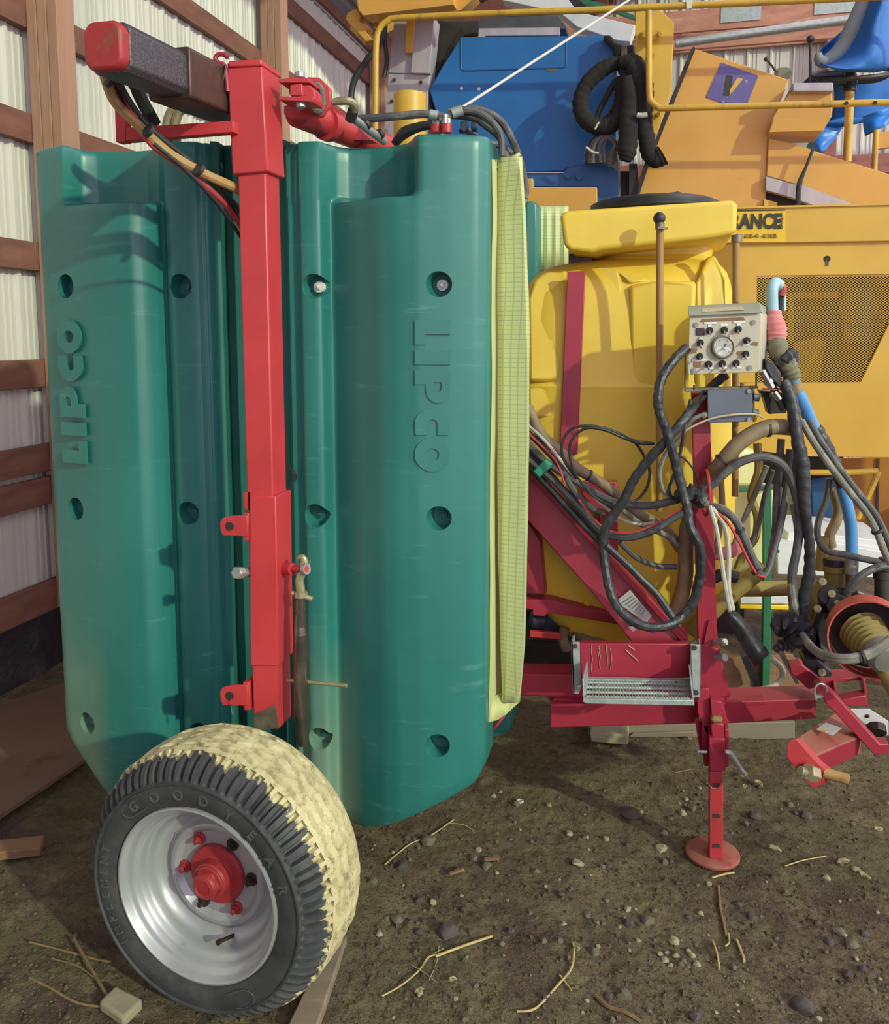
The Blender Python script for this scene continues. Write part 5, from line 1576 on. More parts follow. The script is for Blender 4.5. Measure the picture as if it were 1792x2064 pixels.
# plumbing below the tank
part('valve_block', MB().plate(ZB([(40, 120), (210, 140), (230, 200), (210, 235), (40, 235)]), 2.92, .12).cyl(P(1068, 1248, 2.88), P(1100, 1252, 2.88), .03, 16), 'navy', bev=.008)
part('valve_lever', MB().plate(ZB([(66, 218), (215, 232), (215, 262), (66, 250)]), 2.84, .02), 'red', bev=.003, label='bright red valve lever')
hose('sump_hose', ZB, [(280, 150, 2.92), (290, 210, 2.90), (340, 255, 2.88), (420, 265, 2.88), (560, 265, 2.90)], .024, 'hose_b', n=12)
hose('sump_hose', ZB, [(235, 200, 2.88), (225, 250, 2.88), (245, 310, 2.88)], .018, 'hose_b', n=12)
part('sump_cover', MB().plate(ZB([(325, 165), (440, 180), (440, 255), (350, 250), (325, 220)]), 2.95, .05), 'crimson', bev=.008)
part('axle_box', MB().plate(ZB([(20, 265), (260, 270), (280, 420), (20, 420)]), 3.05, .2), 'dark', bev=.01)
part('drain_tap', MB().cyl(P(1178, 1210, 2.84), P(1184, 1224, 2.84), .008, 10), 'sticker_y')

# ------------------------------------------------------------------ the harvester behind
HV = thing('grape_harvester', 'yellow and blue grape harvester with mesh grille parked behind the sprayer', 'harvester', V((1.6, 5.0, 0)))


def hv(name, mb, mat, label=None, parent=HV, **k):
    return mb.build(name, M[mat] if isinstance(mat, str) else mat, parent, label, **k)


def hy(px, base=4.15, py=500):
    """the harvester stands square to the shed: nearer towards the right"""
    return (base + .196) / (1 + .245 * P(px, py, 1.0).x)


def hplate(pts, base, thick=.03, vec=None, mb=None):
    return (mb or MB()).plate([(p[0], p[1], hy(p[0], base, p[1])) for p in pts], None, thick, vec)


# side cover with the grille opening
B0 = 3.95
hv('side_cover', hplate([(1490, 490), (2150, 478), (2150, 549), (1526, 556), (1526, 772), (1488, 772)], B0, .02), 'hyel', 'yellow engine side cover', bev=.003)
hv('side_cover', hplate([(1488, 772), (1735, 770), (1792, 652), (1800, 640), (1803, 553), (2150, 549), (2150, 928), (1620, 920), (1488, 905)], B0, .02), 'hyel', bev=.003)
hv('top_band', hplate([(1440, 420), (2150, 402), (2150, 480), (1440, 492)], B0 - .02, .04), 'hyel', 'yellow band over the engine cover', bev=.004)
hv('cover_edge', hplate([(1440, 418), (2150, 400), (2150, 404), (1440, 422)], B0 - .03, .3), 'hyel')
hv('engine_block', hplate([(1530, 560), (1812, 556), (1812, 770), (1530, 770)], B0 + .22, .1), 'dark')
hv('radiator_frame', hplate([(1590, 590), (1690, 588), (1690, 600), (1600, 602), (1600, 690), (1590, 690)], B0 + .16, .02).plate([(q[0], q[1], hy(q[0], B0 + .16)) for q in ((1600, 690), (1650, 680), (1665, 690), (1650, 770), (1600, 770))], None, .03), 'bellows')
hv('engine_part', hplate([(1700, 580), (1760, 580), (1760, 690), (1700, 690)], B0 + .18, .04).cyl(P(1730, 620, hy(1730, B0 + .14)), P(1730, 620, hy(1730, B0 + .2)), .08, 20), 'greyhood')
# expanded metal: rows of strands that swing between their neighbours
ax, ay, w2, h2 = 1526, 556, 7.6, 2.6
gm = MB()
ncol, nrow = 36, 83
for r in range(nrow):
    y = ay + r * h2
    for c in range(ncol):
        x = ax + c * w2 + (w2 / 2 if r % 2 else 0)
        lim = 1792 - (y - 652) * (57 / 118) if y > 652 else 1900
        if x > lim - 4 or y > 770:
            continue
        for dx in (-1, 1):
            x2, y2 = x + dx * w2 / 2, y + h2
            if y2 > 772 or x2 < ax - 3 or x2 > lim:
                continue
            a, b = P(x, y, hy(x, B0, y)), P(x2, y2, hy(x2, B0, y2))
            gm.beam(a, b, .002, .0023, up=(0, 0, 1) if False else (b - a).cross(E))
hv('mesh_grille', gm, 'hyel', 'expanded metal grille', flatsh=True, kind='stuff')
hv('key_slot', MB().cyl(P(1667, 522, hy(1667, B0) - .004), P(1667, 522, hy(1667, B0) + .004), .014, 14).box(P(1667, 529, hy(1667, B0)), .012, .008, .03), 'ink')
st = hv('dealer_sticker', hplate([(1430, 425), (1583, 422), (1583, 487), (1430, 489)], B0 - .023, .002), 'sticker_y', 'yellow sticker with dark printed letters')


def sign(text, c, xdir, updir, size, mat, parent, depth=.001, bold=0.0, sx=1.0, sp=1.0):
    vs, fs = lettering(text, size, depth, bold, sp)
    Mx = frame(c, xdir, updir)
    mb = MB()
    mb.add([Mx @ V((v.x * sx, v.y, v.z)) for v in vs], fs)
    return mb.build('lettering', M[mat], parent, None, flatsh=True)


yb = B0 - .026
a, b = P(1481, 448, hy(1481, yb, 448)), P(1569, 447, hy(1569, yb, 447))
sign('FRANCE', a.lerp(b, .5) + (a - b) * .1, b - a, (0, 0, 1), .086, 'ink', st, bold=.004, sx=.76)
sign('TEL 63.05-43 - 63.10.05', P(1525, 476, hy(1525, yb, 476)), b - a, (0, 0, 1), .025, 'ink', st, sx=.70)
sign('SARL', P(1575, 449, hy(1575, yb, 449)), (0, 0, 1), a - b, .024, 'ink', st)
hv('sticker_frame', hplate([(1432, 425), (1583, 422), (1583, 424), (1432, 427)], yb, .001), 'ink', parent=st)
# hopper hood with the emblem
B1 = 4.25
hood = hv('hood', hplate([(1398, 97), (1591, 161), (1550, 262), (1548, 290), (1542, 418), (1284, 418), (1284, 365), (1304, 330), (1350, 210)], B1, .8), 'hora', 'orange yellow hopper hood', bev=.004)
hv('hood_edge', hplate([(1398, 93), (1402, 97), (1306, 338), (1286, 400), (1282, 396), (1296, 338), (1390, 105)], B1 - .02, .05), 'dark')
em = hv('emblem', hplate(ZH([(768, 380), (995, 462), (925, 640), (800, 636), (675, 592)]), B1 - .004, .003), 'purple', 'purple square emblem print', parent=hood)
hv('emblem_letter', hplate(ZH([(800, 458), (838, 462), (834, 520), (815, 585), (780, 580)]), B1 - .006, .003), 'ink', parent=em)
hv('emblem_letter', hplate(ZH([(868, 472), (902, 482), (820, 580), (822, 545), (845, 510)]), B1 - .0065, .003), 'hyel', parent=em)
hv('switch_cabinet', hplate(ZH([(1118, 655), (1190, 560), (1445, 560), (1445, 705), (1392, 795), (1062, 806), (1080, 720)]), B1 - .1, .25), 'hora', 'small orange cabinet', bev=.004)
hv('cabinet_fold', hplate(ZH([(1092, 728), (1440, 712), (1392, 795), (1062, 806)]), B1 - .103, .003), 'hora')
hv('cabinet_lid', hplate(ZH([(1205, 505), (1452, 503), (1455, 555), (1205, 558)]), B1 - .14, .32), 'alu', 'pale metal lid', bev=.004)
# conveyor chute
hv('chute', hplate(ZH([(1058, 842), (1200, 875), (1380, 935), (1792, 1062), (2600, 1300), (2600, 1330), (1830, 1320), (1580, 1248), (1235, 1120), (1215, 1122), (1045, 1072)]), B1 - .02, .04), 'hora', 'orange conveyor chute side', bev=.003)
hv('chute_rail', hplate(ZH([(1042, 1075), (1215, 1125), (1240, 1118), (1590, 1250), (1340, 1256), (1180, 1200), (1040, 1160)]), B1 - .04, .04), 'alu', 'pale aluminium chute rail', bev=.002)
hv('chute_gap', hplate(ZH([(1038, 1160), (1345, 1256), (1038, 1256)]), B1 + .05, .03), 'dark')
hv('chute_support', hplate(ZH([(1030, 1215), (1110, 1235), (1110, 1262), (1030, 1262)]), B1 - .02, .05), 'hyel')
hv('control_rod', MB().tube([P(a, b, hy(a, B1 - .08)) for a, b in ZH([(1326, 915), (1285, 1020), (1245, 1125), (1236, 1250)])], [.007, .007, .013, .012], 8), 'black', 'black control rod')
hv('round_plate', MB().cyl(P(*ZH([(1165, 835)])[0], hy(1585, B1 + .3)), P(*ZH([(1165, 835)])[0], hy(1585, B1 + .32)), .11, 24), 'white_box')
# driver's place
B2 = 4.35
sc_ = P(*ZH([(1560, 490)])[0], hy(1715, B2))
SM = frame(sc_, V((1, -.2, .02)), V((.1, .9, .38)))
wh = MB()
wh.tube([SM @ V((.175 * math.cos(a), .16 * math.sin(a), .03)) for a in [2 * math.pi * i / 20 for i in range(20)]], .0105, 8, 2, closed=True)
hv('steering_wheel', wh, 'black', 'black steering wheel')
for a in (200, 340, 90):
    a = math.radians(a)
    hv('wheel_spoke', MB().tube([SM @ V((.03 * math.cos(a), .03 * math.sin(a), 0)), SM @ V((.12 * math.cos(a), .10 * math.sin(a), .0)), SM @ V((.172 * math.cos(a), .155 * math.sin(a), .03))], [.02, .012, .01], 8), 'black')
hv('wheel_hub', MB().cyl(sc_ + V((0, 0, .09)), sc_ + V((-.005, 0, -.05)), .018, 16, .032), 'black')
a, b = ZH([(1556, 520), (1536, 990)])
hv('steering_column', MB().cyl(P(a[0], a[1], hy(a[0], B2)), P(b[0], b[1], hy(b[0], B2)), .019, 18), 'rail', 'chipped yellow steering column')
a, b = ZH([(1312, 245), (1311, 505)])
hv('gear_lever', MB().cyl(P(a[0], a[1], hy(a[0], B1)), P(b[0], b[1], hy(a[0], B1)), .0065, 10).ball(P(a[0], a[1] - 2, hy(a[0], B1)), .0175, 14), 'black', 'black lever with round knob')
hv('small_lever', MB().tube([P(q[0], q[1], hy(1560, B1 + .1)) for q in ZH([(1040, 355), (1060, 380), (1105, 440)])], [.009, .005, .005], 8).cyl(P(*ZH([(1036, 350)])[0], hy(1560, B1 + .1)), P(*ZH([(1050, 370)])[0], hy(1560, B1 + .1)), .011, 10), 'black')
hv('lever_base', MB().cyl(P(*ZH([(1128, 450)])[0], hy(1560, B1 + .1)), P(*ZH([(1128, 450)])[0], hy(1560, B1 + .16)), .028, 18).cyl(P(*ZH([(1155, 452)])[0], hy(1560, B1 + .08)), P(*ZH([(1155, 452)])[0], hy(1560, B1 + .14)), .03, 18), 'beige_d')
hv('seat', hplate(ZH([(1265, 500), (1330, 440), (1480, 400), (1620, 450), (1450, 460), (1360, 500)]), B2 + .35, .2), 'seat_v', 'dark blue seat', bev=.02, seg=3)
hv('platform_post', MB().cyl(P(1766, 262, hy(1766, B2 + .3)), P(1762, 345, hy(1766, B2 + .3)), .014, 12), 'rail')
hv('platform_beam', hplate([(1770, 268), (1830, 256), (1830, 290), (1770, 300)], B2 + .3, .04), 'hora')
# guard rails
B3 = 4.0
def rail(pts, r=.0148):
    return MB().tube([P(a, b, hy(a, B3)) for a, b in pts], r, 12, 8)
rails = hv('guard_rail', rail([(756, 300), (757, 200), (758, 95), (764, 60), (782, 42), (810, 36), (1000, 27), (1200, 20), (1320, 14), (1500, 6), (1800, -8), (2120, -24)]), 'rail', 'yellow tubular guard rail')
hv('guard_rail', rail([(1308, 22), (1308, 100), (1309, 190), (1314, 206), (1328, 216), (1345, 218), (1500, 214), (1660, 210), (1800, 206), (2120, 196)], .0145), 'rail', 'lower yellow guard rail')
for x, y in ((1706, 208), (1764, 207)):
    hv('rail_hole', MB().cyl(P(x, y, hy(x, B3) - .019), P(x, y, hy(x, B3)), .008, 10), 'ink', parent=rails)
hv('rail_tab', hplate([(1383, -4), (1395, -4), (1394, 17), (1384, 18)], B3 - .03, .01), 'white_box')
hv('corner_plate', hplate(ZH([(245, 60), (312, 62), (312, 130), (372, 60), (400, 65), (480, 140), (462, 560), (420, 690), (362, 855), (335, 700), (240, 560)]), B3 + .12, .03), 'hyel', 'yellow corner plate', bev=.002)
hv('rail_bracket', hplate(ZH([(265, 210), (330, 170), (365, 170), (408, 205), (345, 245), (330, 250)]), B3 + .05, .012), 'rail', bev=.001)
for q in ((280, 210), (392, 205), (352, 335), (390, 640), (385, 697)):
    a = ZH([q])[0]
    hv('plate_bolt', MB().cyl(P(a[0], a[1], hy(a[0], B3 + .03)), P(a[0], a[1], hy(a[0], B3 + .12)), .0095, 6), 'rail')
# blue housing
B4 = 4.3
bh = hv('blue_housing', hplate(ZT([(690, 190), (1465, 183), (1482, 215), (1490, 800), (1400, 845), (1235, 870), (1220, 885), (1030, 890), (700, 880), (560, 580), (525, 462), (600, 330)]), B4, .5), 'blue', 'large blue sheet metal housing', bev=.006)
ln = MB()
ln.tube([P(q[0], q[1], hy(q[0], B4, q[1]) - .001) for q in ZT([(688, 196), (688, 300), (690, 350), (705, 364), (800, 362), (1000, 356), (1190, 350), (1228, 340), (1232, 300), (1232, 200)])], .0035, 6, 4)
hv('pressed_line', ln, 'blue_d', parent=bh)
for q in ((692, 456), (782, 458)):
    a = ZT([q])[0]
    hv('rivet', MB().cyl(P(a[0], a[1], hy(a[0], B4) - .004), P(a[0], a[1], hy(a[0], B4) + .005), .0085, 12), 'white', parent=bh)
hv('chipped_paint', hplate(ZT([(1110, 352), (1195, 346), (1190, 362), (1150, 370)]), B4 - .002, .002), 'bare', parent=bh)
bb = hv('blue_bracket', hplate(ZT([(1030, 890), (1218, 890), (1240, 862), (1300, 850), (1400, 838), (1480, 862), (1505, 885), (1505, 1035), (1470, 1045), (1390, 1060), (1390, 965), (1040, 965)]), B4 - .1, .08), 'blue_d', 'blue bracket below the housing', bev=.005)
for q in ((1241, 910), (1298, 912)):
    a = ZT([q])[0]
    hv('bracket_bolt', MB().cyl(P(a[0], a[1], hy(a[0], B4 - .12)), P(a[0], a[1], hy(a[0], B4 - .09)), .015, 6), 'blue_d', parent=bb)
hv('bracket_edge', hplate(ZT([(1030, 888), (1222, 888), (1222, 893), (1030, 893)]), B4 - .11, .02), 'alu')
hv('orange_plate', hplate(ZT([(1030, 922), (1060, 920), (1060, 966), (1390, 965), (1392, 1090), (1030, 1090)]), B4 - .18, .05), 'hora', 'orange plate under the blue bracket', bev=.003)
hv('black_strut', hplate([(1268, 330), (1284, 330), (1290, 400), (1280, 408), (1268, 405)], B4 - .05, .05), 'black')
hv('rusty_brace', hplate([(1250, 345), (1270, 345), (1268, 405), (1250, 405)], B4 + .1, .05), 'rust_dark')
# elevator column and top machinery
col = hv('elevator_column', hplate(ZT([(345, 100), (555, 92), (520, 480), (505, 700), (470, 760), (285, 760), (315, 375)]), B4 + .0, .1), 'alu', 'pale aluminium elevator column', bev=.002)
hv('column_strip', hplate(ZT([(452, 100), (550, 96), (527, 378), (430, 376)]), B4 - .03, .03), 'alu', parent=col, bev=.002)
hv('column_seam', hplate(ZT([(316, 374), (528, 384), (528, 387), (316, 377)]), B4 - .004, .004), 'greyhood', parent=col)
hv('column_slat', hplate(ZT([(408, 105), (452, 105), (436, 272), (400, 270)]), B4 - .04, .03), 'hora', 'orange slat', bev=.002)
for q in ((344, 412), (482, 424), (332, 522), (458, 128), (450, 238)):
    a = ZT([q])[0]
    hv('column_bolt', MB().cyl(P(a[0], a[1], hy(a[0], B4) - .012), P(a[0], a[1], hy(a[0], B4) + .002), .0088, 8), 'bolt_dark', parent=col)
hv('column_side', hplate(ZT([(556, 108), (620, 112), (690, 140), (640, 210), (575, 350), (530, 470), (545, 580), (510, 640), (520, 480)]), B4 + .12, .1), 'dark', 'dark inner side of the column')
a, b = P(826, 190, hy(826, B4 - .22)), P(826, 300, hy(826, B4 - .22))
hv('yellow_drum', MB().cyl(a, b, .082, 32), 'hyel', 'short yellow cylinder', bev=.004)
hv('top_beam', hplate([(715, -30), (915, -40), (914, 6), (730, 27), (722, 22)], B4 - .25, .12), 'hora', 'orange boom beam overhead', bev=.004)
hv('top_beam_edge', hplate([(726, 22), (914, 2), (914, 9), (732, 31)], B4 - .27, .10), 'hora')
hv('swing_arm', hplate([(900, 5), (935, -10), (960, -10), (930, 20), (905, 26), (830, 28), (832, 22)], B4 - .2, .1), 'hora', bev=.004)
hv('pivot_clevis', hplate([(700, 26), (718, 17), (727, 32), (724, 45), (742, 50), (741, 58), (735, 62), (752, 80), (738, 84), (702, 45), (697, 38)], B4 - .2, .08), 'hora', 'orange clevis', bev=.003)
hv('clevis_rod', MB().cyl(P(715, 50, hy(715, B4 - .15)), P(745, 82, hy(745, B4 - .15)), .03, 12), 'rail')
hv('arm_bracket', hplate([(756, 30), (765, 30), (762, 55), (752, 55)], B4 - .1, .04).plate([(q[0], q[1], hy(q[0], B4 + .2)) for q in ((780, 30), (830, 28), (838, 50), (800, 56), (780, 66))], None, .1), 'hora')
hv('feed_hood', hplate([(962, 58), (970, 36), (1125, 30), (1142, 52), (1140, 58)], B4 + .05, .5), 'greyhood', 'dark grey feed hood', bev=.003)
hv('hood_flange', hplate([(965, 57), (1128, 55), (1128, 71), (978, 72), (977, 76), (964, 76)], B4 + .04, .02), 'alu', bev=.001)
hv('cross_member', hplate([(880, 45), (965, 42), (965, 66), (920, 72), (880, 55)], B4 + .5, .1), 'dark')
hv('orange_cross_member', hplate([(900, 66), (965, 70), (1000, 82), (900, 90), (890, 120), (880, 125)], B4 + .55, .1), 'hora')
hv('white_arm', hplate(ZT([(900, 0), (1000, -20), (1230, -20), (1290, 60), (1590, 130), (1560, 215), (1500, 210), (1290, 140), (1215, 80), (1190, 65)]), B4 + .4, .1), 'white_box', 'dirty white conveyor arm', bev=.004)
hv('green_strip', hplate(ZT([(1300, -10), (1400, 10), (1600, 85), (1590, 100), (1480, 60), (1330, 20)]), B4 + .38, .03), 'green_st')
hv('dark_cap', hplate(ZT([(1420, 180), (1462, 178), (1485, 215), (1530, 235), (1585, 225), (1585, 330), (1490, 310), (1480, 250)]), B4 - .06, .25), 'dark', bev=.01)
hv('latch', hplate(ZT([(1515, 240), (1545, 240), (1548, 305), (1515, 305)]), B4 - .1, .03), 'bare', bev=.003)
hv('orange_web', hplate(ZT([(1590, 40), (1640, 35), (1640, 180), (1590, 190)]), B3 + .15, .03), 'hyel')
hv('long_hose', MB().tube([P(q[0], q[1], hy(q[0], B4 - .1)) for q in ZT([(285, 130), (275, 200), (235, 270), (190, 330), (145, 400), (125, 470), (125, 540)])], [.02, .019, .0165, .0165, .0175, .0165, .015], 12), 'black', 'long black hose')
hv('thin_hose', MB().tube([P(q[0], q[1], hy(q[0], B4)) for q in ZT([(300, 110), (295, 200), (305, 320), (290, 400)])], .012, 8), 'black')
# lower frame at the right
hv('rear_panel', hplate([(1690, 925), (2150, 915), (2150, 1110), (1660, 1100), (1660, 1000), (1690, 1000)], B0 + .45, .03), 'horad', 'rusty orange rear panel', bev=.002)
hv('panel_joint', hplate([(1768, 925), (1773, 925), (1770, 1100), (1765, 1100)], B0 + .44, .02), 'rust_dark')
hv('lower_frame', hplate([(1500, 905), (1700, 918), (1700, 1000), (1560, 980), (1500, 980)], B0 + .5, .05), 'dark')
hv('blue_box', hplate([(1635, 975), (1690, 965), (1690, 1060), (1640, 1080)], B0 + .3, .1), 'blue_d', bev=.004)
hv('step_rail', MB().tube([P(a, b, hy(a, B0 + .05)) for a, b in ((1625, 952), (1700, 952), (1770, 950))], .0135, 10, 2).tube([P(a, b, hy(a, B0 + .05)) for a, b in ((1771, 950), (1750, 1000), (1728, 1045))], .0135, 10, 2), 'rail', 'yellow step rail')
hv('underside', hplate([(1080, 420), (1480, 420), (1480, 905), (1500, 1250), (1080, 1250)], B0 + 1.0, .05), 'hora')
hv('tyre_shadow_frame', hplate([(1050, 1180), (1500, 1180), (1500, 1330), (1050, 1330)], B0 + .9, .05), 'dark')  # dark plate put in as the shade low under the machine

# its wheel, just outside the frame at the right, and the legs that carry it
wc = P(2080, 1150, 3.75)
wc.z = .52
TM = frame(wc, MX, (0, 0, 1))
dw = MB().lathe([(.28, -.13), (.36, -.16), (.47, -.15), (.52, -.11), (.525, 0), (.52, .11), (.47, .15), (.36, .16), (.28, .13)], 56, TM, cap=False)
for k in range(28):
    a = 2 * math.pi * k / 28
    dw.beam(TM @ V((math.cos(a) * .525, math.sin(a) * .525, .0)), TM @ V((math.cos(a + .14) * .515, math.sin(a + .14) * .515, .13 if k % 2 else -.13)), .03, .03, up=TM.to_3x3() @ V((math.cos(a), math.sin(a), 0)))
dwo = hv('drive_wheel', dw, 'black', 'black lugged drive wheel')
hv('wheel_disc', MB().lathe([(.29, .10), (.26, .06), (.12, .05), (.11, .09), (.02, .09)], 40, TM).lathe([(.29, -.10), (.26, -.06), (.02, -.05)], 40, TM), 'hyel', parent=dwo)
hv('wheel_leg', MB().beam(wc + E * .28, wc + E * .28 + V((0, 0, 1.1)), .16, .16, up=(0, 1, 0)).cyl(wc, wc + E * .3, .06, 16), 'hyel', bev=.006)
wd = V((.2, 5.05, .5))
TM2 = frame(wd, MX, (0, 0, 1))
dwo = hv('drive_wheel', MB().lathe([(.28, -.13), (.36, -.16), (.47, -.15), (.515, -.11), (.52, 0), (.515, .11), (.47, .15), (.36, .16), (.28, .13)], 48, TM2, cap=False), 'black')
hv('wheel_disc', MB().lathe([(.29, .10), (.26, .06), (.02, .05)], 40, TM2), 'hyel', parent=dwo)
hv('wheel_leg', MB().beam(wd + E * .28, wd + E * .28 + V((0, 0, 1.3)), .16, .16, up=(0, 1, 0)).cyl(wd, wd + E * .3, .06, 16), 'hyel', bev=.006)

# ------------------------------------------------------------------ things hung on the harvester
def sl(pts, r, base=4.12):
    r = [k * .78 for k in r] if isinstance(r, list) else r
    return MB().tube([P(q[0], q[1], hy(q[0], base) - (q[2] if len(q) > 2 else 0)) for q in ZT(pts)], r, 14, 7, wrap=.05)


s1 = thing('fabric_hose_sleeve', 'black fabric hose sleeve hanging in loops on the blue housing', 'hose sleeve', P(1250, 200, 4.0))
s1_ = sl([(1520, 325), (1460, 335), (1390, 380), (1330, 450), (1305, 530), (1320, 600), (1370, 645), (1440, 650), (1500, 600), (1530, 520), (1520, 440), (1490, 420), (1440, 500), (1400, 580), (1380, 650)], [.036, .045, .048, .046, .048, .05, .05, .055, .06, .06, .05, .02, .018, .016, .012], 4.10).build('sleeve_loop', M['sleeve'], s1)
sl([(1505, 320), (1570, 330), (1612, 400), (1630, 490), (1632, 560), (1632, 640), (1648, 720), (1660, 790), (1690, 822), (1730, 800)], [.03, .06, .07, .062, .052, .05, .05, .048, .05, .062], 4.07).build('sleeve_strand', M['sleeve'], s1)
sl([(1545, 400), (1560, 500), (1555, 600), (1552, 700), (1545, 790), (1535, 830)], [.04, .052, .056, .058, .056, .035], 4.05).build('sleeve_strand', M['sleeve'], s1)
sl([(1598, 594), (1625, 596), (1652, 590)], .012, 4.0).build('white_tie', M['white_c'], s1, 'white tie round the sleeve')
sl([(1380, 668), (1392, 645), (1402, 630)], .005, 4.03).build('white_tie', M['white_c'], s1)
s2 = thing('hose_coil', 'coil of thin dark hoses hanging below the black sleeve on the blue housing', 'hose coil', P(1210, 290, 4.0))
for k in range(8):
    o = k * 8
    sl([(1345 + o * 1.6, 845 - o * .1), (1350 + o * 1.3, 770 - o * .2), (1385 + o, 715 + o * .15), (1430 + o * .6, 700 + o * .4), (1478 + o * .2, 730 + o * .5), (1480 - o * .4, 790), (1462 - o * .3, 850)], .0135, 4.12 - .008 * (k % 3)).build('hose_turn', M['hose'] if k % 3 else M['black'], s2)
sl([(1335, 760), (1370, 785), (1400, 790)], .006, 4.06).build('coil_tie', M['white_c'], s2)
cd = MB().cyl(P(931, 217, 2.5), P(1268, 0, 3.45), .0042, 8)
tag(cd.build('cord', M['rope']), 'taut white cord slanting from the sprayer hoses up across the blue housing', 'cord')

# blue plastic sheet over the driver's place
tp = thing('blue_tarpaulin', 'bright blue plastic sheet draped over the harvester driver seat at top right', 'tarpaulin', P(1720, 200, 4.4))


def sheet(name, left, right, Yl, Yr, bulge=.1, mat='tarp', n=14, label=None, thick=.006):
    rows = []
    L, R = spline([V((a, b, 0)) for a, b in left], 5), spline([V((a, b, 0)) for a, b in right], 5)
    m = min(len(L), len(R))
    for i in range(m):
        l, r_ = L[i * (len(L) - 1) // (m - 1)], R[i * (len(R) - 1) // (m - 1)]
        row = []
        for k in range(n + 1):
            t = k / n
            q = l.lerp(r_, t)
            y_ = Yl + (Yr - Yl) * t - bulge * math.sin(math.pi * t) + .02 * noise.noise(V((i * .25, t * 3, Yl)))
            row.append(P(q.x, q.y, y_))
        rows.append(row)
    return MB().grid(rows).build(name, M[mat], tp, label, solid=thick, angle=80)


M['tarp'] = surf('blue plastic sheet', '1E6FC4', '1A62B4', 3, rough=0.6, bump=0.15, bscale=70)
M['tarp_b'] = surf('sunlit blue plastic sheet', '2A88EA', '2078DC', 3, rough=0.4)  # lighter blue paints in the light shining through the sheet
M['bead'] = surf('rolled sheet edge', '8C8A80', '7A93A8', 40, rough=0.6, stretch=(1, 1, 1), bump=.6, bscale=40)
sheet('sheet_fold', [(1765, -30), (1735, 40), (1705, 95), (1668, 128), (1652, 128)], [(1800, -30), (1800, 40), (1800, 120), (1770, 144), (1690, 142)], 4.05, 4.0, .15)
sheet('sheet_fold', [(1735, 20), (1700, 60), (1660, 95), (1650, 118), (1658, 126)], [(1760, 20), (1728, 70), (1700, 105), (1680, 124), (1664, 127)], 4.15, 4.1, -.04)
MB().tube([P(a, b, 4.04) for a, b in ((1752, -20), (1734, 25), (1716, 65), (1700, 95), (1680, 116), (1662, 124), (1652, 120), (1649, 108))], [.035, .04, .042, .04, .036, .03, .025, .015], 12).build('sheet_hem', M['bead'], tp, 'greyish beaded hem')
sheet('sheet_drape', [(1680, 160), (1680, 220), (1655, 262), (1600, 267)], [(1800, 150), (1800, 200), (1790, 236), (1700, 236)], 4.55, 4.45, .04)
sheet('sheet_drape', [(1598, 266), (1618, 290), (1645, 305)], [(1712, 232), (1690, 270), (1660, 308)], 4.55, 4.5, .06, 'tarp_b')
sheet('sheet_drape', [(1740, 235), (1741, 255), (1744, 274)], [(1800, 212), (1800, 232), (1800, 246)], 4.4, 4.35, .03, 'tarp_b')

# ------------------------------------------------------------------ things between and behind
rk = thing('crate_rack', 'green steel rack holding a pale cream plastic tank behind the sprayer mast', 'rack', P(1530, 1400, 3.1))
MB().plate([(1549, 990), (1556, 982), (1554, 1330), (1550, 1408), (1536, 1408), (1538, 1230), (1539, 1000)], 3.46, .05).build('rack_post', M['green_st'], rk, bev=.003)
MB().plate(ZA([(1035, 488), (1260, 470), (1260, 495), (1035, 510)]), 3.5, .04).build('rack_bar', M['green_st'], rk, bev=.003)
MB().plate(ZB([(1062, 40), (1078, 40), (1078, 160), (1062, 160)]), 3.75, .04).build('rack_post', M['green_st'], rk, bev=.003)
MB().plate(ZA([(1030, 300), (1110, 298), (1175, 330), (1175, 480), (1035, 484)]), 3.56, .16).build('tank_lid', M['pale_box'], rk, bev=.02, seg=3)
MB().plate(ZA([(1000, 490), (1250, 488), (1230, 760), (1190, 900), (1010, 900)]), 3.57, .18).build('tank_body', M['pale_box'], rk, bev=.03, seg=3)
wbx = MB().plate(ZA([(1256, 745), (1560, 752), (1800, 800), (1800, 920), (1256, 900)]), 3.62, .35)
tag(wbx.build('white_box', M['white_box'], bev=.004), 'white sheet metal box behind the pump hoses, right of the green rack', 'box')
wb2 = MB().plate(ZA([(1310, 700), (1560, 715), (1800, 745), (1800, 800), (1560, 752), (1300, 750)]), 3.66, .3, V((0, .25, .035)))
tag(wb2.build('white_sheet', M['white_box'], bev=.004), 'white flat sheet lying on the white metal box', 'sheet')
yt_ = MB().plate(ZA([(1075, 1045), (1310, 1050), (1310, 1072), (1075, 1066)]), 3.6, .28)
tag(yt_.build('yellow_tray', M['sticker_y'], bev=.004), 'low yellow tray under the white box behind the green rack post', 'tray')
wt_ = MB().plate(ZA([(1078, 1010), (1310, 1005), (1310, 1042), (1078, 1043)]), 3.6, .26)
tag(wt_.build('white_board', M['white_box'], bev=.003), 'white board lying on the yellow tray', 'board')

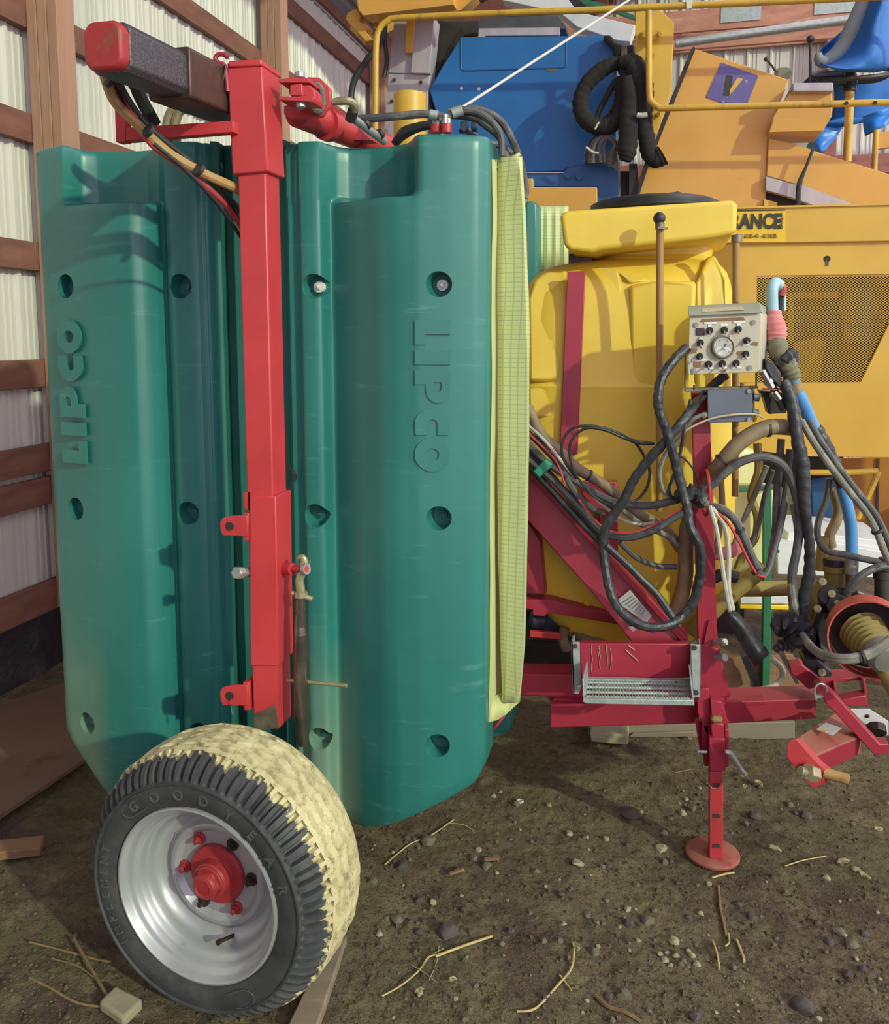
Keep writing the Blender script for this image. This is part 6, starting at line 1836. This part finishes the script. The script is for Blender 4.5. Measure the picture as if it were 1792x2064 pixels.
pal = thing('pallet', 'weathered wooden pallet on the dirt behind the parking jack', 'pallet', G(1400, 1480))
for pts, y_ in ((ZB([(345, 680), (1340, 655), (1340, 750), (345, 712)]), 3.38), (ZB([(560, 712), (860, 702), (860, 728), (540, 730)]), 3.365)):
    MB().plate([(p[0], p[1]) for p in pts], y_, .02).build('plank', M['plank'], pal, bev=.003)
q = [P(1184, 1468, 3.38), P(1600, 1458, 3.38)]
zt = q[0].z
for k in range(6):
    a = q[0] + E * (.03 + k * .13)
    b = q[1] + E * (.03 + k * .13)
    MB().prism([V((a.x, a.y, zt)), V((b.x, b.y, zt)), V((b.x, b.y, zt)) + E * .1, V((a.x, a.y, zt)) + E * .1], (0, 0, .02)).build('plank', M['plank'], pal, bev=.003)
for x in (1225, 1400, 1560):
    c = G(x, 1492)
    MB().box(V((P(x, 1490, 3.45).x, 3.46, .04)), .12, .1, .10).build('pallet_block', M['plank'], pal, bev=.004)
bc = thing('paver_brick', 'pale crumbling paver block on the ground under the main beam, left end of the pallet', 'block', G(1232, 1490))
MB().plate(ZB([(350, 710), (540, 718), (540, 770), (360, 755)]), 3.27, .1).build('block_body', M['stone_p'], bc, bev=.008)
pd = MB().plate(ZB([(960, 350), (1330, 330), (1440, 500), (1000, 510)]), 3.5, .02, V((0, .1, -.02)))
tag(pd.build('plywood_board', M['scrap'], bev=.003), 'pale plywood board lying on the pallet behind the mast foot', 'board')
wr = MB().tube([P(a, b, 3.36) for a, b in ZB([(1225, 350), (1270, 390), (1280, 440), (1240, 480), (1180, 500), (1090, 508)])], .012, 10)
tag(wr.build('white_hose', M['white_c']), 'loose white hose end curling on the board behind the green rack post', 'hose')
bl = MB().plate(ZB([(1075, 330), (1110, 330), (1175, 480), (1140, 490)]), 3.42, .03)
tag(bl.build('black_strap', M['black']), 'black strap slanting behind the green rack post', 'strap')
bl = MB().plate(ZB([(1262, 330), (1290, 330), (1360, 470), (1345, 475)]), 3.3, .03)
tag(bl.build('black_strap', M['black']), 'black strap slanting just left of the pump bracket', 'strap')

# ------------------------------------------------------------------ loose litter on the dirt
ROCKS = []


def rock_mesh(seed, mat):
    rnd = random.Random(seed)
    bm = bmesh.new()
    bmesh.ops.create_icosphere(bm, subdivisions=2, radius=1)
    for v in bm.verts:
        n = noise.noise(v.co * 1.3 + V((seed * 3.1, 0, 0)))
        v.co *= .85 + .45 * n
        v.co.z *= .6
        for ax_ in (V((1, .3, .2)), V((-.5, .8, .3)), V((.1, -.9, .5)), V((-.7, -.4, .4))):
            d = ax_.normalized()
            q = v.co.dot(d)
            if q > .62:
                v.co -= d * (q - .62) * .85
    me = bpy.data.meshes.new('stone')
    bm.to_mesh(me)
    bm.free()
    me.materials.append(mat)
    me.shade_smooth()
    me.set_sharp_from_angle(angle=math.radians(32))
    return me


meshes = [rock_mesh(i, M[m]) for i, m in enumerate(('stone', 'stone', 'stone_d', 'stone', 'stone_p', 'stone_d', 'stone', 'stone_p'))]


def stone(px, py, wpx, label, group=None, mi=None, flat=1.0, asp=1.0):
    p = G(px, py)
    r = wpx / FOC * p.y / 2
    o = bpy.data.objects.new('stone', meshes[mi if mi is not None else random.randrange(8)])
    COL.objects.link(o)
    z = floor_z(p.x, p.y)
    o.location = (p.x, p.y, z + r * .22)
    o.scale = (r, r * asp, r * flat)
    o.rotation_euler = (random.uniform(-.2, .2), random.uniform(-.2, .2), random.uniform(0, 6.28))
    tag(o, label, 'stone', group)
    return o


stone(902, 1880, 58, 'largest grey stone on open dirt, right of the muddy tyre', mi=2)
stone(845, 1880, 26, 'dark stone touching the left of the largest grey stone', mi=5)
stone(948, 1880, 20, 'small round stone just right of the largest grey stone', mi=2)
stone(1272, 1648, 56, 'flat dark stone in the shade between wall panel and jack foot', mi=5, flat=.6)
stone(1268, 1856, 30, 'grey stone, left one of a pair in front of the jack foot', mi=2)
stone(1305, 1852, 34, 'grey stone, right one of a pair in front of the jack foot', mi=0)
stone(1358, 1896, 30, 'pale stone topmost in the gravel patch below the jack foot', mi=4)
stone(1516, 1845, 30, 'pointed grey stone right of the dark root in the dirt', mi=2)
stone(1624, 1648, 32, 'bluish grey stone below the hitch plate', mi=2)
stone(1520, 1652, 34, 'dark stone just right of the jack leg', mi=2, flat=.7)
stone(1258, 2008, 44, 'brown stone near the bottom edge beside the long root', mi=0)
stone(1226, 2012, 26, 'dark stone left of the brown stone at the bottom edge', mi=5)
stone(1618, 2030, 56, 'big purple brown stone at the bottom right edge', mi=5, asp=1.2)
stone(1400, 2052, 34, 'purple stone cut by the bottom edge of the frame', mi=5)
stone(1710, 1965, 30, 'flat dark stone toward the right edge, upper of two', mi=5)
stone(1740, 1955, 24, 'small dark stone beside the flat one at the right edge', mi=5)
stone(1692, 1882, 34, 'pale brown stone heading the stone cluster at right', mi=0)
stone(1672, 1900, 26, 'grey stone left in the stone cluster at right', mi=2)
stone(1716, 1905, 36, 'brown stone lowest in the stone cluster at right', mi=0)
stone(1742, 1885, 26, 'dark stone right in the stone cluster at right', mi=2)
stone(862, 1697, 40, 'rounded mud covered stone crossed by a bent twig', mi=0)
stone(1040, 1624, 22, 'small stone beside the white plastic ring', mi=0)
stone(980, 1748, 26, 'stone behind the wood chip near the tyre', mi=0)
stone(955, 1730, 26, 'stone above and left of the wood chip near the tyre', mi=3)
stone(1165, 1745, 34, 'pale flat stone in mid dirt left of the jack foot', mi=4, flat=.5)
stone(1332, 1712, 36, 'pale stone behind and left of the jack foot', mi=4, flat=.6)
stone(800, 1855, 36, 'mossy stone near the right side of the tyre', mi=0)
stone(752, 1780, 26, 'stone against the right side of the tyre', mi=0)
stone(810, 1750, 34, 'dark stone in the shade under the green wall panel', mi=5)
stone(845, 1815, 28, 'dark stone between tyre and largest grey stone', mi=5)
stone(1200, 1918, 30, 'broken clod of stony dirt in the middle of the floor', mi=3)
stone(1725, 1752, 28, 'flat pale stone near the right edge level with the jack foot', mi=4, flat=.5)
rnd = random.Random(11)
cnt = 0
while cnt < 250:
    px, py = rnd.uniform(740, 1792), rnd.uniform(1590, 2064)
    if py < 1690 and px < 960:
        continue
    if 1370 < px < 1510 and 1690 < py < 1765:
        continue
    w = rnd.choice((7, 8, 9, 10, 11, 12, 13, 15, 18, 21))
    stone(px, py, w, 'small loose pebble lying on the open dirt floor', 'pebbles on the dirt floor')
    cnt += 1
for px, py in ((1340, 1935), (1362, 1925), (1378, 1935), (1352, 1945), (1395, 1925), (1330, 1922), (1405, 1942), (1372, 1945), (1388, 1915), (1345, 1915)):
    stone(px, py, rnd.uniform(14, 22), 'gravel chip in the pale gravel patch below the jack foot', 'gravel patch chips', mi=rnd.choice((4, 7, 0)))
cl = MB()
for i in range(5200):
    px, py = rnd.uniform(-40, 1830), rnd.uniform(1490, 2110)
    p = G(px, py)
    r = rnd.uniform(.0022, .0085) ** 1.0 * (.5 + rnd.random() ** 3)
    c = V((p.x, p.y, floor_z(p.x, p.y)))
    k = [rnd.uniform(.7, 1.2) for _ in range(7)]
    a0 = rnd.uniform(0, 6.28)
    vs = [c + V((math.cos(a0 + j * 1.571) * r * k[j], math.sin(a0 + j * 1.571) * r * k[j], 0)) for j in range(4)]
    vs += [c + V((math.cos(a0 + .8 + j * 2.09) * r * .55 * k[j + 4], math.sin(a0 + .8 + j * 2.09) * r * .55 * k[j + 4], r * .7 * k[j + 4])) for j in range(3)]
    cl.add(vs, [[0, 1, 4], [1, 5, 4], [1, 2, 5], [2, 3, 5], [3, 6, 5], [3, 0, 6], [0, 4, 6], [4, 5, 6]])
o = cl.build('soil_clods', M['dirt'], flatsh=True, kind='stuff')
o['label'], o['category'] = 'crumbled clods of soil all over the dirt floor', 'soil'
# the finest grit, nobody could count it
gr = MB()
for i in range(9000):
    px, py = rnd.uniform(-40, 1830), rnd.uniform(1500, 2100)
    p = G(px, py)
    r = rnd.uniform(.0012, .0042)
    z = floor_z(p.x, p.y)
    c = V((p.x, p.y, z + r * .3))
    vs = [c + V((rnd.uniform(-1, 1), rnd.uniform(-1, 1), rnd.uniform(-.6, .8))) * r for _ in range(5)]
    gr.add(vs, [[0, 1, 2], [0, 2, 3], [0, 3, 1], [1, 3, 4], [2, 4, 3], [1, 4, 2]], 0 if rnd.random() < .6 else 1)
o = gr.build('grit', [M['stone'], M['stone_d']], flatsh=True, kind='stuff')
o['label'], o['category'] = 'fine grit and crumbs of soil strewn over the dirt floor', 'grit'


def twig(pts, r, label, cat='twig', mat='straw', group=None, lift=.006, name=None):
    q = []
    for px, py in pts:
        p = G(px, py)
        p.z = floor_z(p.x, p.y) + lift
        q.append(p)
    o = MB().tube(q, r, 6, 5).build(name or cat, M[mat])
    tag(o, label, cat, group)
    return o


twig([(878, 1938), (930, 1918), (993, 1891)], .0035, 'straight pale straw stalk below the largest grey stone', 'stalk')
twig([(770, 2018), (810, 1995), (845, 1965), (862, 1940), (880, 1935)], .0022, 'bent pale stalk running from the bottom left up to the straight stalk', 'stalk')
for k, pts in enumerate(([(850, 1960), (870, 1935), (895, 1920)], [(830, 1955), (860, 1975), (880, 1990)], [(865, 1985), (880, 1950), (885, 1915)])):
    twig(pts, .0012, 'thin grass blade tangled round the pale stalks', 'grass blade', 'leaf', 'grass blades by the stalks')
twig([(1042, 2043), (1080, 2038), (1125, 1990), (1152, 1960), (1158, 1910)], .003, 'long forked pale twig standing out on the dirt, lower middle', 'twig')
twig([(1128, 1972), (1140, 1985), (1152, 2000)], .0025, 'short twig crossing the long forked twig', 'twig')
twig([(1200, 2012), (1225, 2035), (1260, 2050), (1290, 2064)], .005, 'thick brown root at the bottom edge beside the brown stone', 'root', 'twig')
twig([(1448, 1790), (1452, 1830), (1460, 1865), (1464, 1885)], .004, 'dark root running down from the jack foot', 'root', 'twig')
twig([(1436, 1895), (1445, 1925), (1450, 1955)], .003, 'pale stick below the dark root, left one', 'stick')
twig([(1485, 1895), (1498, 1930), (1500, 1940)], .004, 'pale stick below the dark root, right one', 'stick')
twig([(1468, 1880), (1470, 1900), (1462, 1910)], .0025, 'little hooked stick under the tip of the dark root', 'stick')
twig([(776, 1748), (800, 1725), (830, 1702), (868, 1688), (915, 1658)], .0022, 'bent twig over the mud covered stone beside the tyre', 'twig')
twig([(905, 1665), (935, 1668), (955, 1678)], .0014, 'thin side twig right of the bent twig', 'twig')
twig([(1435, 1774), (1460, 1768), (1480, 1766)], .003, 'short pale stick just in front of the jack foot', 'stick')
twig([(1582, 1752), (1620, 1738), (1665, 1732)], .002, 'pale straw right of the jack foot', 'stalk')
twig([(1360, 1565), (1400, 1560), (1420, 1580), (1432, 1592)], .002, 'thin dark root behind the jack leg', 'root', 'twig')
twig([(60, 1905), (120, 1918), (195, 1938), (225, 1946)], .003, 'upper dry twig left of the tyre', 'twig', 'twig', lift=.012)
twig([(60, 1978), (100, 2000), (160, 2028), (240, 2036)], .003, 'lower dry twig left of the tyre', 'twig', 'twig', lift=.012)
twig([(150, 1905), (190, 1975), (225, 2030), (245, 2060)], .004, 'dark steep twig beside the tyre', 'twig', 'twig', lift=.02)
twig([(105, 1940), (160, 1960), (205, 1990)], .002, 'thin middle twig left of the tyre', 'twig', 'twig', lift=.015)
# other litter
c = G(1048, 1618)
c.z = floor_z(c.x, c.y) + .006
tag(MB().tube([c + V((.010 * math.cos(a), .010 * math.sin(a), 0)) for a in [2 * math.pi * i / 10 for i in range(10)]], .004, 8, 2, closed=True).build('plastic_ring', M['white_c']), 'small white plastic ring on the dirt right of the green wall panel', 'ring')
a, b = G(975, 1732, .012), G(1006, 1730, .012)
tag(MB().beam(a, b, .014, .008).build('wood_chip', M['scrap'], bev=.002), 'tan wood chip lying between two stones near the tyre', 'wood chip')
a, b = G(905, 1762, .012), G(935, 1752, .012)
tag(MB().beam(a, b, .012, .008).build('wood_chip', M['scrap'], bev=.002), 'small tan wood chip in the shade nearest the tyre', 'wood chip')
p0 = G(620, 2070, .01)
mb = MB().prism([G(580, 2090, .004), G(640, 2090, .004), G(700, 1905, .004), G(655, 1930, .004)], (0, 0, .03))
tag(mb.build('wheel_chock', M['plank'], bev=.004), 'grey board wedged under the right side of the muddy tyre', 'board')
mb = MB().prism([G(200, 2040, .0), G(235, 2005, .0), G(290, 2035, .0), G(250, 2075, .0)], (0, 0, .03))
tag(mb.build('stone_flake', M['stone_p'], bev=.008), 'pale flat stone flake under the left side of the tyre', 'stone')
for k, (px, py, s_) in enumerate(((912, 1990, 20), (1160, 1915, 26), (1500, 1575, 26), (1528, 1590, 30), (1560, 1722, 30), (1700, 1745, 36), (1740, 1770, 30), (1770, 1680, 20), (845, 2015, 22), (1390, 1500, 14), (1500, 1600, 16))):
    p = G(px, py)
    r = s_ / FOC * p.y / 2
    z = floor_z(p.x, p.y) + .006
    a0 = rnd.uniform(0, 6.28)
    d1, d2 = V((math.cos(a0), math.sin(a0), 0)), V((-math.sin(a0), math.cos(a0), 0))
    c = V((p.x, p.y, z))
    rows = [[c + d1 * (r * (i - 2) / 2) + d2 * (r * .55 * j * (1 - abs(i - 2) / 2.2)) + V((0, 0, .006 * rnd.random() + .008 * abs(j) + .004 * (i % 2))) for j in (-1, 0, 1)] for i in range(5)]
    tag(MB().grid(rows).build('dry_leaf', M['leaf'], solid=.0012, angle=70), 'crumpled dry leaf scrap on the dirt floor', 'leaf', 'leaf scraps')
